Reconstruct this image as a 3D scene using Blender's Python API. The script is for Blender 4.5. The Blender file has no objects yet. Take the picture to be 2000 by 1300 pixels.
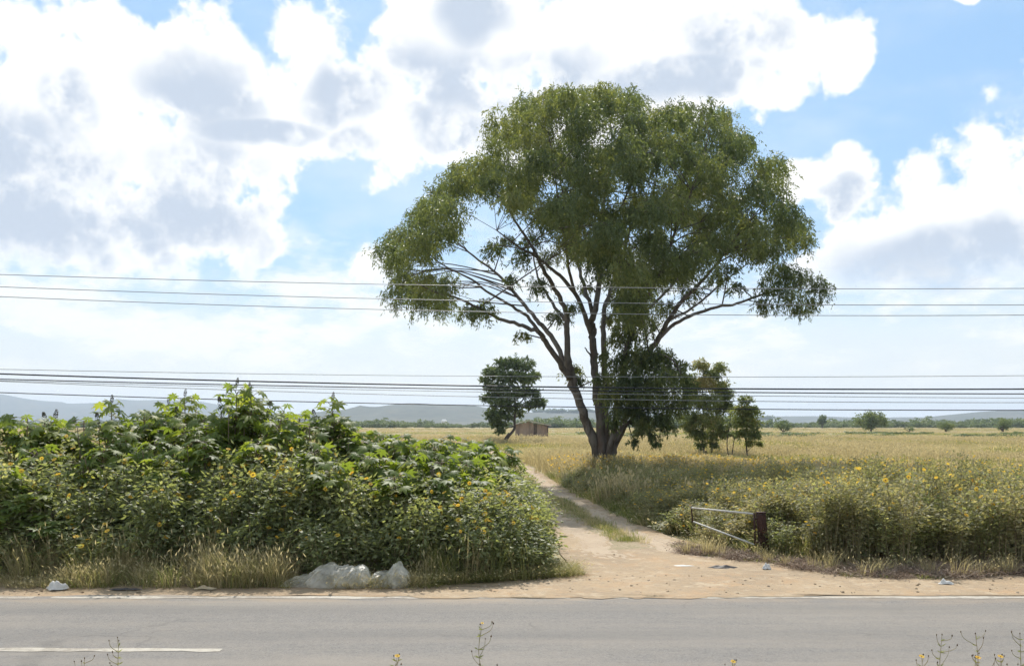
import bpy, math, random
import numpy as np
from mathutils import Vector, Matrix, Quaternion

# ------------------------------------------------------------------ camera, sky, sun, exposure
SC = bpy.context.scene
COL = SC.collection
F, H, HY, CX = 1700.0, 3.0, 828.0, 1000.0      # focal length and horizon of the photograph (in its pixels), eye height

cam_d = bpy.data.cameras.new('camera'); cam = bpy.data.objects.new('camera', cam_d); COL.objects.link(cam)
cam.location = (0, 0, H); cam.rotation_euler = (math.radians(90), 0, 0)
cam_d.sensor_width = 36; cam_d.lens = 36 * F / 2000; cam_d.shift_y = (HY - 650) / 2000
cam_d.clip_end = 40000; cam_d.clip_start = 0.1
SC.camera = cam

SUN_EL, SUN_AZ = math.radians(47), math.radians(-4)
SC.view_settings.view_transform = 'Standard'; SC.view_settings.look = 'None'
SC.view_settings.exposure = 0.45; SC.view_settings.gamma = 1.0; SC.view_settings.use_curve_mapping = False
SC.cycles.max_bounces = 6; SC.cycles.transparent_max_bounces = 12; SC.cycles.volume_bounces = 0
SC.cycles.use_denoising = True
SC.cycles.use_adaptive_sampling = True; SC.cycles.adaptive_threshold = 0.02; SC.cycles.adaptive_min_samples = 12

sun_d = bpy.data.lights.new('sun', 'SUN'); sun = bpy.data.objects.new('sun', sun_d); COL.objects.link(sun)
sun_d.energy = 4.3; sun_d.angle = math.radians(0.53); sun_d.color = (1.0, 0.95, 0.87)
sdir = Vector((math.sin(SUN_AZ) * math.cos(SUN_EL), math.cos(SUN_AZ) * math.cos(SUN_EL), math.sin(SUN_EL)))
sun.rotation_euler = (-sdir).to_track_quat('-Z', 'Y').to_euler()
sun.location = (0, 30, 60)

SKY_STRENGTH = 0.10
CLOUD_WHITE = (8.7, 8.65, 8.5)
CLOUD_GREY = (4.5, 5.15, 6.1)
BLUE = (2.7, 4.9, 7.5)
HORIZON = (7.4, 7.5, 7.15)
HAZE_DENSITY = 0.00011


def build_world():
    w = bpy.data.worlds.new('World'); SC.world = w; w.use_nodes = True
    w.cycles.sampling_method = 'MANUAL'; w.cycles.sample_map_resolution = 256
    nt = w.node_tree; N = nt.nodes; L = nt.links
    bg = N['Background']; bg.inputs['Strength'].default_value = SKY_STRENGTH

    def sock(v, inp):
        if isinstance(v, (int, float, tuple)): inp.default_value = v
        else: L.new(v, inp)

    def m(op, a, b=0.0, c=0.0):
        n = N.new('ShaderNodeMath'); n.operation = op
        sock(a, n.inputs[0]); sock(b, n.inputs[1]); sock(c, n.inputs[2]); return n.outputs[0]

    def vm(op, a, b=(0, 0, 0), c=(0, 0, 0)):
        n = N.new('ShaderNodeVectorMath'); n.operation = op
        sock(a, n.inputs[0]); sock(b, n.inputs[1])
        if op == 'MULTIPLY_ADD': sock(c, n.inputs[2])
        return n

    def sstep(x, a, b):
        n = N.new('ShaderNodeMapRange'); n.interpolation_type = 'SMOOTHSTEP'
        sock(x, n.inputs[0]); n.inputs[1].default_value = a; n.inputs[2].default_value = b; return n.outputs[0]

    def mixc(f, a, b):
        n = N.new('ShaderNodeMix'); n.data_type = 'RGBA'
        sock(f, n.inputs[0]); sock(a if not isinstance(a, tuple) else a + (1,), n.inputs[6])
        sock(b if not isinstance(b, tuple) else b + (1,), n.inputs[7]); return n.outputs[2]

    sky = N.new('ShaderNodeTexSky'); sky.sky_type = 'NISHITA'; sky.sun_disc = False
    sky.sun_elevation = SUN_EL; sky.sun_rotation = SUN_AZ; sky.air_density = 1.0; sky.dust_density = 0.6; sky.ozone_density = 2.0
    tc = N.new('ShaderNodeTexCoord'); d = tc.outputs['Generated']
    sep = N.new('ShaderNodeSeparateXYZ'); L.new(d, sep.inputs[0])
    az = m('ARCTAN2', sep.outputs[0], sep.outputs[1]); el = m('ARCSINE', sep.outputs[2])
    comb = N.new('ShaderNodeCombineXYZ'); L.new(az, comb.inputs[0]); L.new(el, comb.inputs[1])

    def noise(scale, detail, rough, off=(0, 0, 0), vec=None):
        n = N.new('ShaderNodeTexNoise'); n.inputs['Scale'].default_value = scale
        n.inputs['Detail'].default_value = detail; n.inputs['Roughness'].default_value = rough
        v = vm('ADD', vec or d, off).outputs[0]; L.new(v, n.inputs['Vector']); return n

    def conv(px, py):
        u = (px - CX) / F; v = (HY - py) / F
        return math.atan(u), math.atan(v / math.sqrt(1 + u * u))

    def blobfield(blobs, p):
        acc = None
        for (px, py, rx, ry) in blobs:
            a, e = conv(px, py); kx, ky = F / rx / 0.92, F / ry / 0.92
            dv = vm('MULTIPLY_ADD', p, (kx, ky, 0), (-a * kx, -e * ky, 0)).outputs[0]
            dot = vm('DOT_PRODUCT', dv, dv).outputs['Value']
            acc = dot if acc is None else m('SMOOTH_MIN', acc, dot, 0.3)
        return m('SUBTRACT', 1.0, acc)

    clouds = [(110, 130, 110, 105), (60, 290, 170, 150), (240, 150, 125, 105), (395, 140, 150, 105), (60, 430, 300, 115), (300, 400, 225, 130),
              (425, 430, 95, 110), (240, 290, 220, 150), (470, 270, 140, 120), (600, 80, 90, 100), (600, 190, 115, 110), (715, 230, 110, 110),
              (650, 290, 140, 62), (765, 325, 70, 60), (830, 260, 110, 90), (800, 90, 100, 95), (900, 160, 140, 130), (960, 60, 170, 110), (1000, 260, 150, 90),
              (1150, 70, 190, 130), (1330, 60, 190, 130), (1500, 75, 130, 115), (1610, 105, 75, 85), (1490, 150, 100, 55), (1300, 165, 200, 75), (1110, 210, 190, 110),
              (1565, 352, 44, 50), (1645, 358, 66, 58), (1970, 330, 110, 85), (1860, 400, 120, 82), (1760, 455, 125, 72), (1690, 515, 130, 55),
              (1900, 490, 200, 100), (2080, 350, 160, 170), (735, 520, 58, 50), (1878, 4, 34, 20), (1565, 60, 30, 50)]
    greys = [(30, 340, 190, 95), (150, 450, 340, 80), (400, 400, 110, 115), (395, 165, 120, 75), (140, 180, 50, 60), (655, 190, 90, 60), (500, 262, 110, 30), (690, 300, 50, 30),
             (900, 150, 170, 56), (890, 255, 130, 62), (935, 30, 85, 45), (1330, 152, 200, 40), (1450, 60, 110, 50), (1090, 130, 90, 50), (1880, 495, 190, 62), (1648, 390, 42, 24)]
    # shared cloud texture: billows and wisps
    fb = noise(13, 7, 0.62, (3.1, 1.7, 0.4))
    vo = N.new('ShaderNodeTexVoronoi'); vo.feature = 'F1'; vo.inputs['Scale'].default_value = 30
    vo.inputs['Detail'].default_value = 2; vo.inputs['Roughness'].default_value = 0.6; vo.normalize = True
    vv = vm('MULTIPLY_ADD', fb.outputs['Color'], (0.05, 0.05, 0.05), d).outputs[0]; L.new(vv, vo.inputs['Vector'])
    puff = m('SUBTRACT', 0.36, vo.outputs['Distance'])
    det = m('ADD', m('MULTIPLY', m('SUBTRACT', fb.outputs[0], 0.475), 4.2), m('MULTIPLY', puff, 1.9))
    soft = noise(6.5, 4, 0.55, (1, 8, 3)).outputs[0]
    gen = noise(2.6, 3, 0.5, (5.3, 0.2, 7.7)).outputs[0]
    # clear sky with a thin veil and the pale, hazy low sky
    base = mixc(0.62, sky.outputs[0], BLUE)
    veil = noise(5, 4, 0.6, (2, 2, 9), vm('MULTIPLY', d, (1, 1, 2.5)).outputs[0]).outputs[0]
    base = mixc(m('MULTIPLY', sstep(veil, 0.38, 0.75), 0.36), base, (6.9, 7.4, 7.8))
    base = mixc(m('MULTIPLY', sstep(el, 0.21, 0.02), 0.96), base, HORIZON)
    lown = noise(8, 6, 0.62, (7, 1, 2), vm('MULTIPLY', d, (1, 1, 2.6)).outputs[0]).outputs[0]
    lowband = m('MULTIPLY', sstep(el, 0.01, 0.08), sstep(el, 0.27, 0.15))
    base = mixc(m('MULTIPLY', m('MULTIPLY', sstep(lown, 0.45, 0.62), lowband), 0.8), base, (8.3, 8.25, 7.9))
    base = mixc(m('MULTIPLY', m('MULTIPLY', sstep(lown, 0.46, 0.34), lowband), 0.5), base, (6.2, 6.8, 7.2))
    above = sstep(el, 0.10, 0.19)

    def sky_colour(field, gf):
        dens = m('ADD', field, det)
        cover = m('MULTIPLY', sstep(dens, -0.08, 0.6), above)
        grey = sstep(m('ADD', gf, m('ADD', m('MULTIPLY', m('SUBTRACT', soft, 0.5), 2.4), m('MULTIPLY', m('SUBTRACT', fb.outputs[0], 0.5), 1.5))), -0.9, 0.85)
        grey = m('MULTIPLY', grey, sstep(dens, 0.2, 1.3))
        white = mixc(m('MULTIPLY', sstep(m('ADD', vo.outputs['Distance'], m('MULTIPLY', soft, 0.5)), 0.42, 0.85), 0.55), CLOUD_WHITE, (6.5, 6.8, 7.2))
        return mixc(cover, base, mixc(grey, white, CLOUD_GREY))

    warp_n = noise(7, 2, 0.55)
    warp = vm('MULTIPLY_ADD', warp_n.outputs['Color'], (0.09, 0.09, 0), (-0.045, -0.045, 0)).outputs[0]
    p = vm('ADD', comb.outputs[0], warp).outputs[0]
    L.new(sky_colour(blobfield(clouds, p), blobfield(greys, p)), bg.inputs['Color'])
    # the same broken cumulus goes on over the rest of the dome
    bg2 = N.new('ShaderNodeBackground'); bg2.inputs['Strength'].default_value = SKY_STRENGTH
    L.new(sky_colour(m('MULTIPLY', m('SUBTRACT', gen, 0.49), 8.0), m('MULTIPLY', m('SUBTRACT', gen, 0.56), 9.0)), bg2.inputs['Color'])
    outside = m('MAXIMUM', sstep(m('ABSOLUTE', az), 0.56, 0.72), sstep(el, 0.46, 0.60))
    ms = N.new('ShaderNodeMixShader'); L.new(outside, ms.inputs[0]); L.new(bg.outputs[0], ms.inputs[1]); L.new(bg2.outputs[0], ms.inputs[2])
    L.new(ms.outputs[0], N['World Output'].inputs['Surface'])


build_world()

# ------------------------------------------------------------------ helpers
rng = np.random.default_rng(7)
random.seed(7)


def P(px, py, Y):
    """World point on the sight line of a photograph pixel at distance Y."""
    return np.array([(px - CX) / F * Y, Y, H - (py - HY) / F * Y])


def gy(py): return H * F / (py - HY)


class MB:
    """Collects numpy geometry (quads) and links it as one mesh."""
    def __init__(s): s.v = []; s.f = []; s.m = []; s.r = []; s.n = 0; s.sm = []

    def add(s, v, f, mat=0, rnd=None, smooth=True):
        v = np.asarray(v, float).reshape(-1, 3); f = np.asarray(f, int)
        if len(f) == 0: return
        if f.shape[1] == 3: f = np.concatenate([f, np.full((len(f), 1), -1)], 1) + 0
        ff = f.copy(); ff[ff >= 0] += s.n
        s.v.append(v); s.f.append(ff); s.n += len(v)
        s.m.append(np.full(len(f), mat, np.int32))
        s.r.append(np.full(len(f), rng.random()) if rnd is None else np.broadcast_to(rnd, (len(f),)))
        s.sm.append(np.full(len(f), smooth))

    def mesh(s, name, mats):
        me = bpy.data.meshes.new(name)
        V = np.concatenate(s.v); Fq = np.concatenate(s.f)
        cnt = np.where(Fq[:, 3] < 0, 3, 4); idx = Fq.reshape(-1); idx = idx[idx >= 0]
        me.vertices.add(len(V)); me.vertices.foreach_set('co', V.astype(np.float32).ravel())
        me.loops.add(len(idx)); me.loops.foreach_set('vertex_index', idx.astype(np.int32))
        me.polygons.add(len(Fq))
        st = np.concatenate([[0], np.cumsum(cnt)[:-1]])
        me.polygons.foreach_set('loop_start', st.astype(np.int32))
        me.polygons.foreach_set('material_index', np.concatenate(s.m))
        me.polygons.foreach_set('use_smooth', np.concatenate(s.sm))
        a = me.attributes.new('rnd', 'FLOAT', 'FACE'); a.data.foreach_set('value', np.concatenate(s.r).astype(np.float32))
        for mt in (mats if isinstance(mats, (list, tuple)) else [mats]): me.materials.append(mt)
        me.update(calc_edges=True); me.validate()
        return me


def link(name, me, parent=None, **props):
    o = bpy.data.objects.new(name, me); COL.objects.link(o)
    if parent is not None: o.parent = parent
    for k, v in props.items(): o[k] = v
    return o


def thing(name, label, cat, loc=(0, 0, 0), group=None):
    o = bpy.data.objects.new(name, None); COL.objects.link(o); o.location = loc
    o.empty_display_size = 0.3
    o['label'] = label; o['category'] = cat
    if group: o['group'] = group
    return o


def tube(pts, rad, sides=6, cap=True):
    pts = np.asarray(pts, float); n = len(pts); rad = np.broadcast_to(np.asarray(rad, float), (n,))
    t = np.gradient(pts, axis=0); t /= np.linalg.norm(t, axis=1)[:, None] + 1e-9
    ref = np.array([0.31, 0.95, 0.05]) if abs(t[0, 2]) > 0.7 else np.array([0, 0, 1.0])
    u = np.zeros((n, 3))
    a = ref - t[0] * (ref @ t[0]); a /= np.linalg.norm(a)
    for i in range(n):
        a = a - t[i] * (a @ t[i]); a /= np.linalg.norm(a) + 1e-9; u[i] = a
    w = np.cross(t, u)
    ang = np.arange(sides) * 2 * math.pi / sides
    V = pts[:, None] + rad[:, None, None] * (np.cos(ang)[None, :, None] * u[:, None] + np.sin(ang)[None, :, None] * w[:, None])
    i, j = np.meshgrid(np.arange(n - 1), np.arange(sides), indexing='ij'); j2 = (j + 1) % sides
    Fq = np.stack([i * sides + j, i * sides + j2, (i + 1) * sides + j2, (i + 1) * sides + j], -1).reshape(-1, 4)
    V = V.reshape(-1, 3)
    if cap:
        V = np.concatenate([V, pts[:1], pts[-1:]])
        b = n * sides; q = np.arange(sides); q2 = (q + 1) % sides
        c0 = np.stack([q2, q, np.full(sides, b), np.full(sides, -1)], -1)
        c1 = np.stack([(n - 1) * sides + q, (n - 1) * sides + q2, np.full(sides, b + 1), np.full(sides, -1)], -1)
        Fq = np.concatenate([Fq, c0, c1])
    return V, Fq


def smooth_path(pts, k=4):
    """Catmull-Rom through rows of any width."""
    pts = np.asarray(pts, float); n = len(pts)
    p = np.concatenate([2 * pts[:1] - pts[1:2], pts, 2 * pts[-1:] - pts[-2:-1]])
    out = []
    for i in range(n - 1):
        a, b, c, d = p[i], p[i + 1], p[i + 2], p[i + 3]
        for t in np.arange(k) / k:
            out.append(0.5 * (2 * b + (c - a) * t + (2 * a - 5 * b + 4 * c - d) * t * t + (-a + 3 * b - 3 * c + d) * t ** 3))
    out.append(pts[-1]); return np.array(out)


def unit(v): return v / (np.linalg.norm(v, axis=-1, keepdims=True) + 1e-9)


def leaf_cards(pos, dirv, nor, ln, wd, widest=0.45, fold=0.12):
    """Pointed, slightly folded leaves: one quad each."""
    n = len(pos); dirv = unit(dirv); side = unit(np.cross(dirv, nor)); nn = np.cross(side, dirv)
    ln = np.broadcast_to(ln, (n,))[:, None]; wd = np.broadcast_to(wd, (n,))[:, None]
    mid = pos + dirv * ln * widest - nn * wd * fold
    V = np.stack([pos, mid + side * wd * 0.5, pos + dirv * ln, mid - side * wd * 0.5], 1).reshape(-1, 3)
    Fq = np.arange(4 * n).reshape(n, 4)
    return V, Fq


def rand_dirs(n, down=0.0, spread=1.0):
    v = rng.normal(size=(n, 3)) * spread; v[:, 2] -= down
    return unit(v)


def in_poly(pts, poly):
    poly = np.asarray(poly, float); x, y = pts[:, 0], pts[:, 1]; r = np.zeros(len(pts), bool)
    dmin = np.full(len(pts), 1e9)
    for i in range(len(poly)):
        x1, y1 = poly[i]; x2, y2 = poly[(i + 1) % len(poly)]
        c = ((y1 > y) != (y2 > y)) & (x < (x2 - x1) * (y - y1) / (y2 - y1 + 1e-12) + x1); r ^= c
        t = np.clip(((x - x1) * (x2 - x1) + (y - y1) * (y2 - y1)) / ((x2 - x1) ** 2 + (y2 - y1) ** 2), 0, 1)
        dmin = np.minimum(dmin, np.hypot(x - x1 - t * (x2 - x1), y - y1 - t * (y2 - y1)))
    return r, dmin


# ------------------------------------------------------------------ materials
def mat_new(name):
    m = bpy.data.materials.new(name); m.use_nodes = True
    return m, m.node_tree.nodes, m.node_tree.links, m.node_tree.nodes['Principled BSDF']


def ramp(N, stops):
    r = N.new('ShaderNodeValToRGB'); e = r.color_ramp.elements
    e[0].position, e[0].color = stops[0][0], stops[0][1] + (1,)
    e[1].position, e[1].color = stops[-1][0], stops[-1][1] + (1,)
    for p, c in stops[1:-1]:
        x = e.new(p); x.color = c + (1,)
    return r


def leaf_mat(name, stops, trans=0.4, rough=0.5, spec=0.35, tcol=(1.25, 1.2, 0.6)):
    m, N, L, b = mat_new(name)
    at = N.new('ShaderNodeAttribute'); at.attribute_name = 'rnd'
    oi = N.new('ShaderNodeObjectInfo')
    mx = N.new('ShaderNodeMath'); mx.operation = 'MULTIPLY_ADD'; mx.inputs[1].default_value = 0.6
    L.new(at.outputs['Fac'], mx.inputs[0])
    m2 = N.new('ShaderNodeMath'); m2.operation = 'MULTIPLY'; m2.inputs[1].default_value = 0.4; L.new(oi.outputs['Random'], m2.inputs[0])
    L.new(m2.outputs[0], mx.inputs[2])
    r = ramp(N, stops); L.new(mx.outputs[0], r.inputs[0])
    L.new(r.outputs[0], b.inputs['Base Color']); b.inputs['Roughness'].default_value = rough
    b.inputs['Specular IOR Level'].default_value = spec
    if trans > 0:
        tr = N.new('ShaderNodeBsdfTranslucent')
        mc = N.new('ShaderNodeVectorMath'); mc.operation = 'MULTIPLY'; mc.inputs[1].default_value = tcol
        L.new(r.outputs[0], mc.inputs[0]); L.new(mc.outputs[0], tr.inputs[0])
        ms = N.new('ShaderNodeMixShader'); ms.inputs[0].default_value = trans
        L.new(b.outputs[0], ms.inputs[1]); L.new(tr.outputs[0], ms.inputs[2])
        L.new(ms.outputs[0], N['Material Output'].inputs[0])
    return m


def noise_mat(name, layers, rough=0.9, spec=0.2, bump=0.0, bump_scale=20, coord='Object', detail=8, stretch=(1, 1, 1), trans=0):
    """layers: [(scale, lo, hi, colour)], each mixed over the one before by thresholded noise."""
    m, N, L, b = mat_new(name)
    tc = N.new('ShaderNodeTexCoord'); mp = N.new('ShaderNodeMapping'); mp.inputs['Scale'].default_value = stretch
    L.new(tc.outputs[coord], mp.inputs[0])
    cur = None
    for i, (sc, lo, hi, c) in enumerate(layers):
        if cur is None:
            rgb = N.new('ShaderNodeRGB'); rgb.outputs[0].default_value = c + (1,); cur = rgb.outputs[0]; continue
        n = N.new('ShaderNodeTexNoise'); n.inputs['Scale'].default_value = sc; n.inputs['Detail'].default_value = detail
        n.inputs['Roughness'].default_value = 0.62; n.noise_dimensions = '4D'; n.inputs['W'].default_value = i * 7.3
        L.new(mp.outputs[0], n.inputs['Vector'])
        mr = N.new('ShaderNodeMapRange'); mr.inputs[1].default_value = lo; mr.inputs[2].default_value = hi; L.new(n.outputs[0], mr.inputs[0])
        mx = N.new('ShaderNodeMix'); mx.data_type = 'RGBA'; L.new(mr.outputs[0], mx.inputs[0]); L.new(cur, mx.inputs[6])
        mx.inputs[7].default_value = c + (1,); cur = mx.outputs[2]
    L.new(cur, b.inputs['Base Color']); b.inputs['Roughness'].default_value = rough; b.inputs['Specular IOR Level'].default_value = spec
    if bump:
        n = N.new('ShaderNodeTexNoise'); n.inputs['Scale'].default_value = bump_scale; n.inputs['Detail'].default_value = 6
        L.new(mp.outputs[0], n.inputs['Vector'])
        bp = N.new('ShaderNodeBump'); bp.inputs['Strength'].default_value = bump; bp.inputs['Distance'].default_value = 0.03
        L.new(n.outputs[0], bp.inputs['Height']); L.new(bp.outputs[0], b.inputs['Normal'])
    return m


M = {}
M['ground'] = noise_mat('field_soil', [(0, 0, 0, (0.36, 0.285, 0.175)), (0.02, 0.42, 0.6, (0.31, 0.265, 0.145)), (0.15, 0.5, 0.7, (0.27, 0.215, 0.13)),
                                       (0.006, 0.5, 0.62, (0.28, 0.255, 0.125)), (1.5, 0.55, 0.75, (0.38, 0.31, 0.20))], bump=0.6, bump_scale=3)
M['dirt'] = noise_mat('tan_dirt', [(0, 0, 0, (0.345, 0.257, 0.163)), (0.45, 0.42, 0.6, (0.285, 0.215, 0.14)), (1.6, 0.5, 0.68, (0.37, 0.25, 0.145)), (3.5, 0.52, 0.66, (0.40, 0.315, 0.215)),
                                   (8, 0.56, 0.68, (0.26, 0.20, 0.14)), (26, 0.60, 0.70, (0.20, 0.155, 0.11)), (45, 0.60, 0.72, (0.50, 0.42, 0.33))], bump=1.0, bump_scale=7, detail=6)
M['rut'] = noise_mat('packed_rut', [(0, 0, 0, (0.40, 0.315, 0.225)), (0.8, 0.45, 0.62, (0.355, 0.272, 0.19)), (5, 0.55, 0.7, (0.31, 0.24, 0.17)), (30, 0.6, 0.7, (0.52, 0.44, 0.35))], bump=0.6, bump_scale=10)
M['midsoil'] = noise_mat('track_middle_soil', [(0, 0, 0, (0.29, 0.235, 0.15)), (2, 0.45, 0.6, (0.23, 0.20, 0.11)), (12, 0.5, 0.65, (0.36, 0.28, 0.19))], bump=1.0, bump_scale=14)
M['litter'] = noise_mat('verge_litter', [(0, 0, 0, (0.30, 0.225, 0.14)), (3, 0.4, 0.6, (0.22, 0.17, 0.10)), (22, 0.5, 0.7, (0.40, 0.32, 0.21))], bump=0.8, bump_scale=25)
M['bark'] = noise_mat('eucalyptus_bark', [(0, 0, 0, (0.1102, 0.0951, 0.0835)), (2.2, 0.42, 0.6, (0.174, 0.1566, 0.1392)), (5, 0.5, 0.66, (0.0638, 0.0522, 0.0441)),
                                          (1.1, 0.56, 0.7, (0.1392, 0.087, 0.0638))], bump=0.7, bump_scale=8, stretch=(1, 1, 0.25))
M['branch'] = noise_mat('grey_branch_bark', [(0, 0, 0, (0.116, 0.105, 0.0939)), (3, 0.42, 0.62, (0.0774, 0.0663, 0.0575))], stretch=(1, 1, 0.3))
M['darkbark'] = noise_mat('dark_bark', [(0, 0, 0, (0.075, 0.06, 0.05)), (6, 0.45, 0.65, (0.12, 0.10, 0.085))], bump=0.5, bump_scale=14, stretch=(1, 1, 0.3))
M['euc'] = leaf_mat('eucalyptus_leaf', [(0.05, (0.0795, 0.1164, 0.0626)), (0.45, (0.1467, 0.1868, 0.084)), (0.8, (0.2486, 0.2702, 0.1119)), (1.0, (0.3691, 0.3399, 0.1513))],
                    trans=0.5, rough=0.42, spec=0.4, tcol=(1.5, 1.35, 0.6))
M['sapling'] = leaf_mat('sapling_leaf', [(0.1, (0.1233, 0.1615, 0.0762)), (0.6, (0.2242, 0.2579, 0.101)), (1.0, (0.4933, 0.3364, 0.1907))], trans=0.45, rough=0.45, spec=0.4)
M['fartree'] = leaf_mat('far_tree_leaf', [(0.1, (0.0947, 0.1373, 0.0711)), (0.7, (0.1658, 0.213, 0.0899)), (1.0, (0.2841, 0.3078, 0.1304))], trans=0.35, rough=0.55)
M['castor'] = leaf_mat('castor_leaf', [(0.0, (0.0952, 0.14, 0.047)), (0.5, (0.1568, 0.2128, 0.0582)), (0.85, (0.2464, 0.2912, 0.0784)), (1.0, (0.3584, 0.3696, 0.1232))],
                       trans=0.58, rough=0.5, spec=0.28, tcol=(1.6, 1.5, 0.5))
M['castor_stem'] = leaf_mat('castor_stem', [(0, (0.12, 0.12, 0.06)), (1, (0.19, 0.12, 0.08))], trans=0, rough=0.5)
M['spike'] = leaf_mat('castor_fruit', [(0, (0.055, 0.058, 0.036)), (0.6, (0.085, 0.078, 0.05)), (1, (0.12, 0.08, 0.058))], trans=0, rough=0.8)
M['shrub'] = leaf_mat('sunflower_bush_leaf', [(0.0, (0.163, 0.1944, 0.094)), (0.5, (0.2508, 0.2759, 0.1379)), (0.85, (0.3887, 0.3887, 0.2132)), (1.0, (0.5267, 0.4765, 0.301))],
                      trans=0.55, rough=0.5, spec=0.45, tcol=(1.45, 1.4, 0.75))
M['weed'] = leaf_mat('field_weed_leaf', [(0.0, (0.16, 0.18, 0.085)), (0.5, (0.275, 0.265, 0.14)), (0.85, (0.38, 0.345, 0.195)), (1.0, (0.48, 0.42, 0.26))],
                     trans=0.52, rough=0.55, spec=0.3, tcol=(1.3, 1.25, 0.75))
M['weed_stem'] = leaf_mat('weed_stem', [(0, (0.16, 0.155, 0.07)), (0.6, (0.25, 0.21, 0.115)), (1, (0.21, 0.14, 0.085))], trans=0, rough=0.7)
M['petal'] = leaf_mat('orange_petal', [(0, (0.78, 0.34, 0.03)), (0.5, (0.82, 0.46, 0.05)), (1, (0.80, 0.55, 0.08))], trans=0.45, rough=0.6, spec=0.1, tcol=(1.15, 1.1, 0.8))
M['yellow'] = leaf_mat('yellow_petal', [(0, (0.76, 0.48, 0.05)), (1, (0.80, 0.58, 0.10))], trans=0.45, rough=0.6, spec=0.1, tcol=(1.15, 1.1, 0.8))
M['disc'] = leaf_mat('flower_disc', [(0, (0.34, 0.16, 0.02)), (1, (0.44, 0.25, 0.03))], trans=0, rough=0.8)
M['bud'] = leaf_mat('dry_bud', [(0, (0.06, 0.04, 0.025)), (1, (0.12, 0.08, 0.04))], trans=0, rough=0.8)
M['straw'] = leaf_mat('dry_grass', [(0.0, (0.28, 0.24, 0.13)), (0.5, (0.46, 0.39, 0.22)), (1.0, (0.60, 0.52, 0.33))], trans=0.5, rough=0.6, spec=0.2, tcol=(1.12, 1.1, 0.85))
M['field'] = leaf_mat('ripe_field_grass', [(0.0, (0.27, 0.235, 0.125)), (0.5, (0.41, 0.345, 0.205)), (1.0, (0.54, 0.46, 0.30))], trans=0.5, rough=0.6, spec=0.2, tcol=(1.15, 1.1, 0.85))
M['green'] = leaf_mat('green_grass', [(0.0, (0.1323, 0.1667, 0.0633)), (0.6, (0.2415, 0.253, 0.1035)), (1.0, (0.437, 0.368, 0.184))], trans=0.5, rough=0.5, spec=0.3, tcol=(1.2, 1.2, 0.65))
M['twig'] = leaf_mat('dead_twig', [(0, (0.17, 0.115, 0.08)), (0.6, (0.28, 0.20, 0.14)), (1, (0.42, 0.34, 0.25))], trans=0, rough=0.8)

# ------------------------------------------------------------------ the setting
def grid(name, xs, ys, zf, mat, **props):
    X, Y = np.meshgrid(xs, ys); V = np.stack([X.ravel(), Y.ravel(), zf(X, Y).ravel()], 1)
    nx, ny = len(xs), len(ys)
    i, j = np.meshgrid(np.arange(ny - 1), np.arange(nx - 1), indexing='ij'); a = (i * nx + j).ravel()
    b = MB(); b.add(V, np.stack([a, a + 1, a + nx + 1, a + nx], 1)); return link(name, b.mesh(name, mat), kind='structure', **props)


grid('ground', np.concatenate([np.linspace(-12000, -60, 12), np.linspace(-50, 50, 40), np.linspace(60, 12000, 12)]),
     np.concatenate([np.linspace(-40, 60, 40), np.geomspace(66, 12000, 40)]), lambda X, Y: X * 0, M['ground'])


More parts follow.
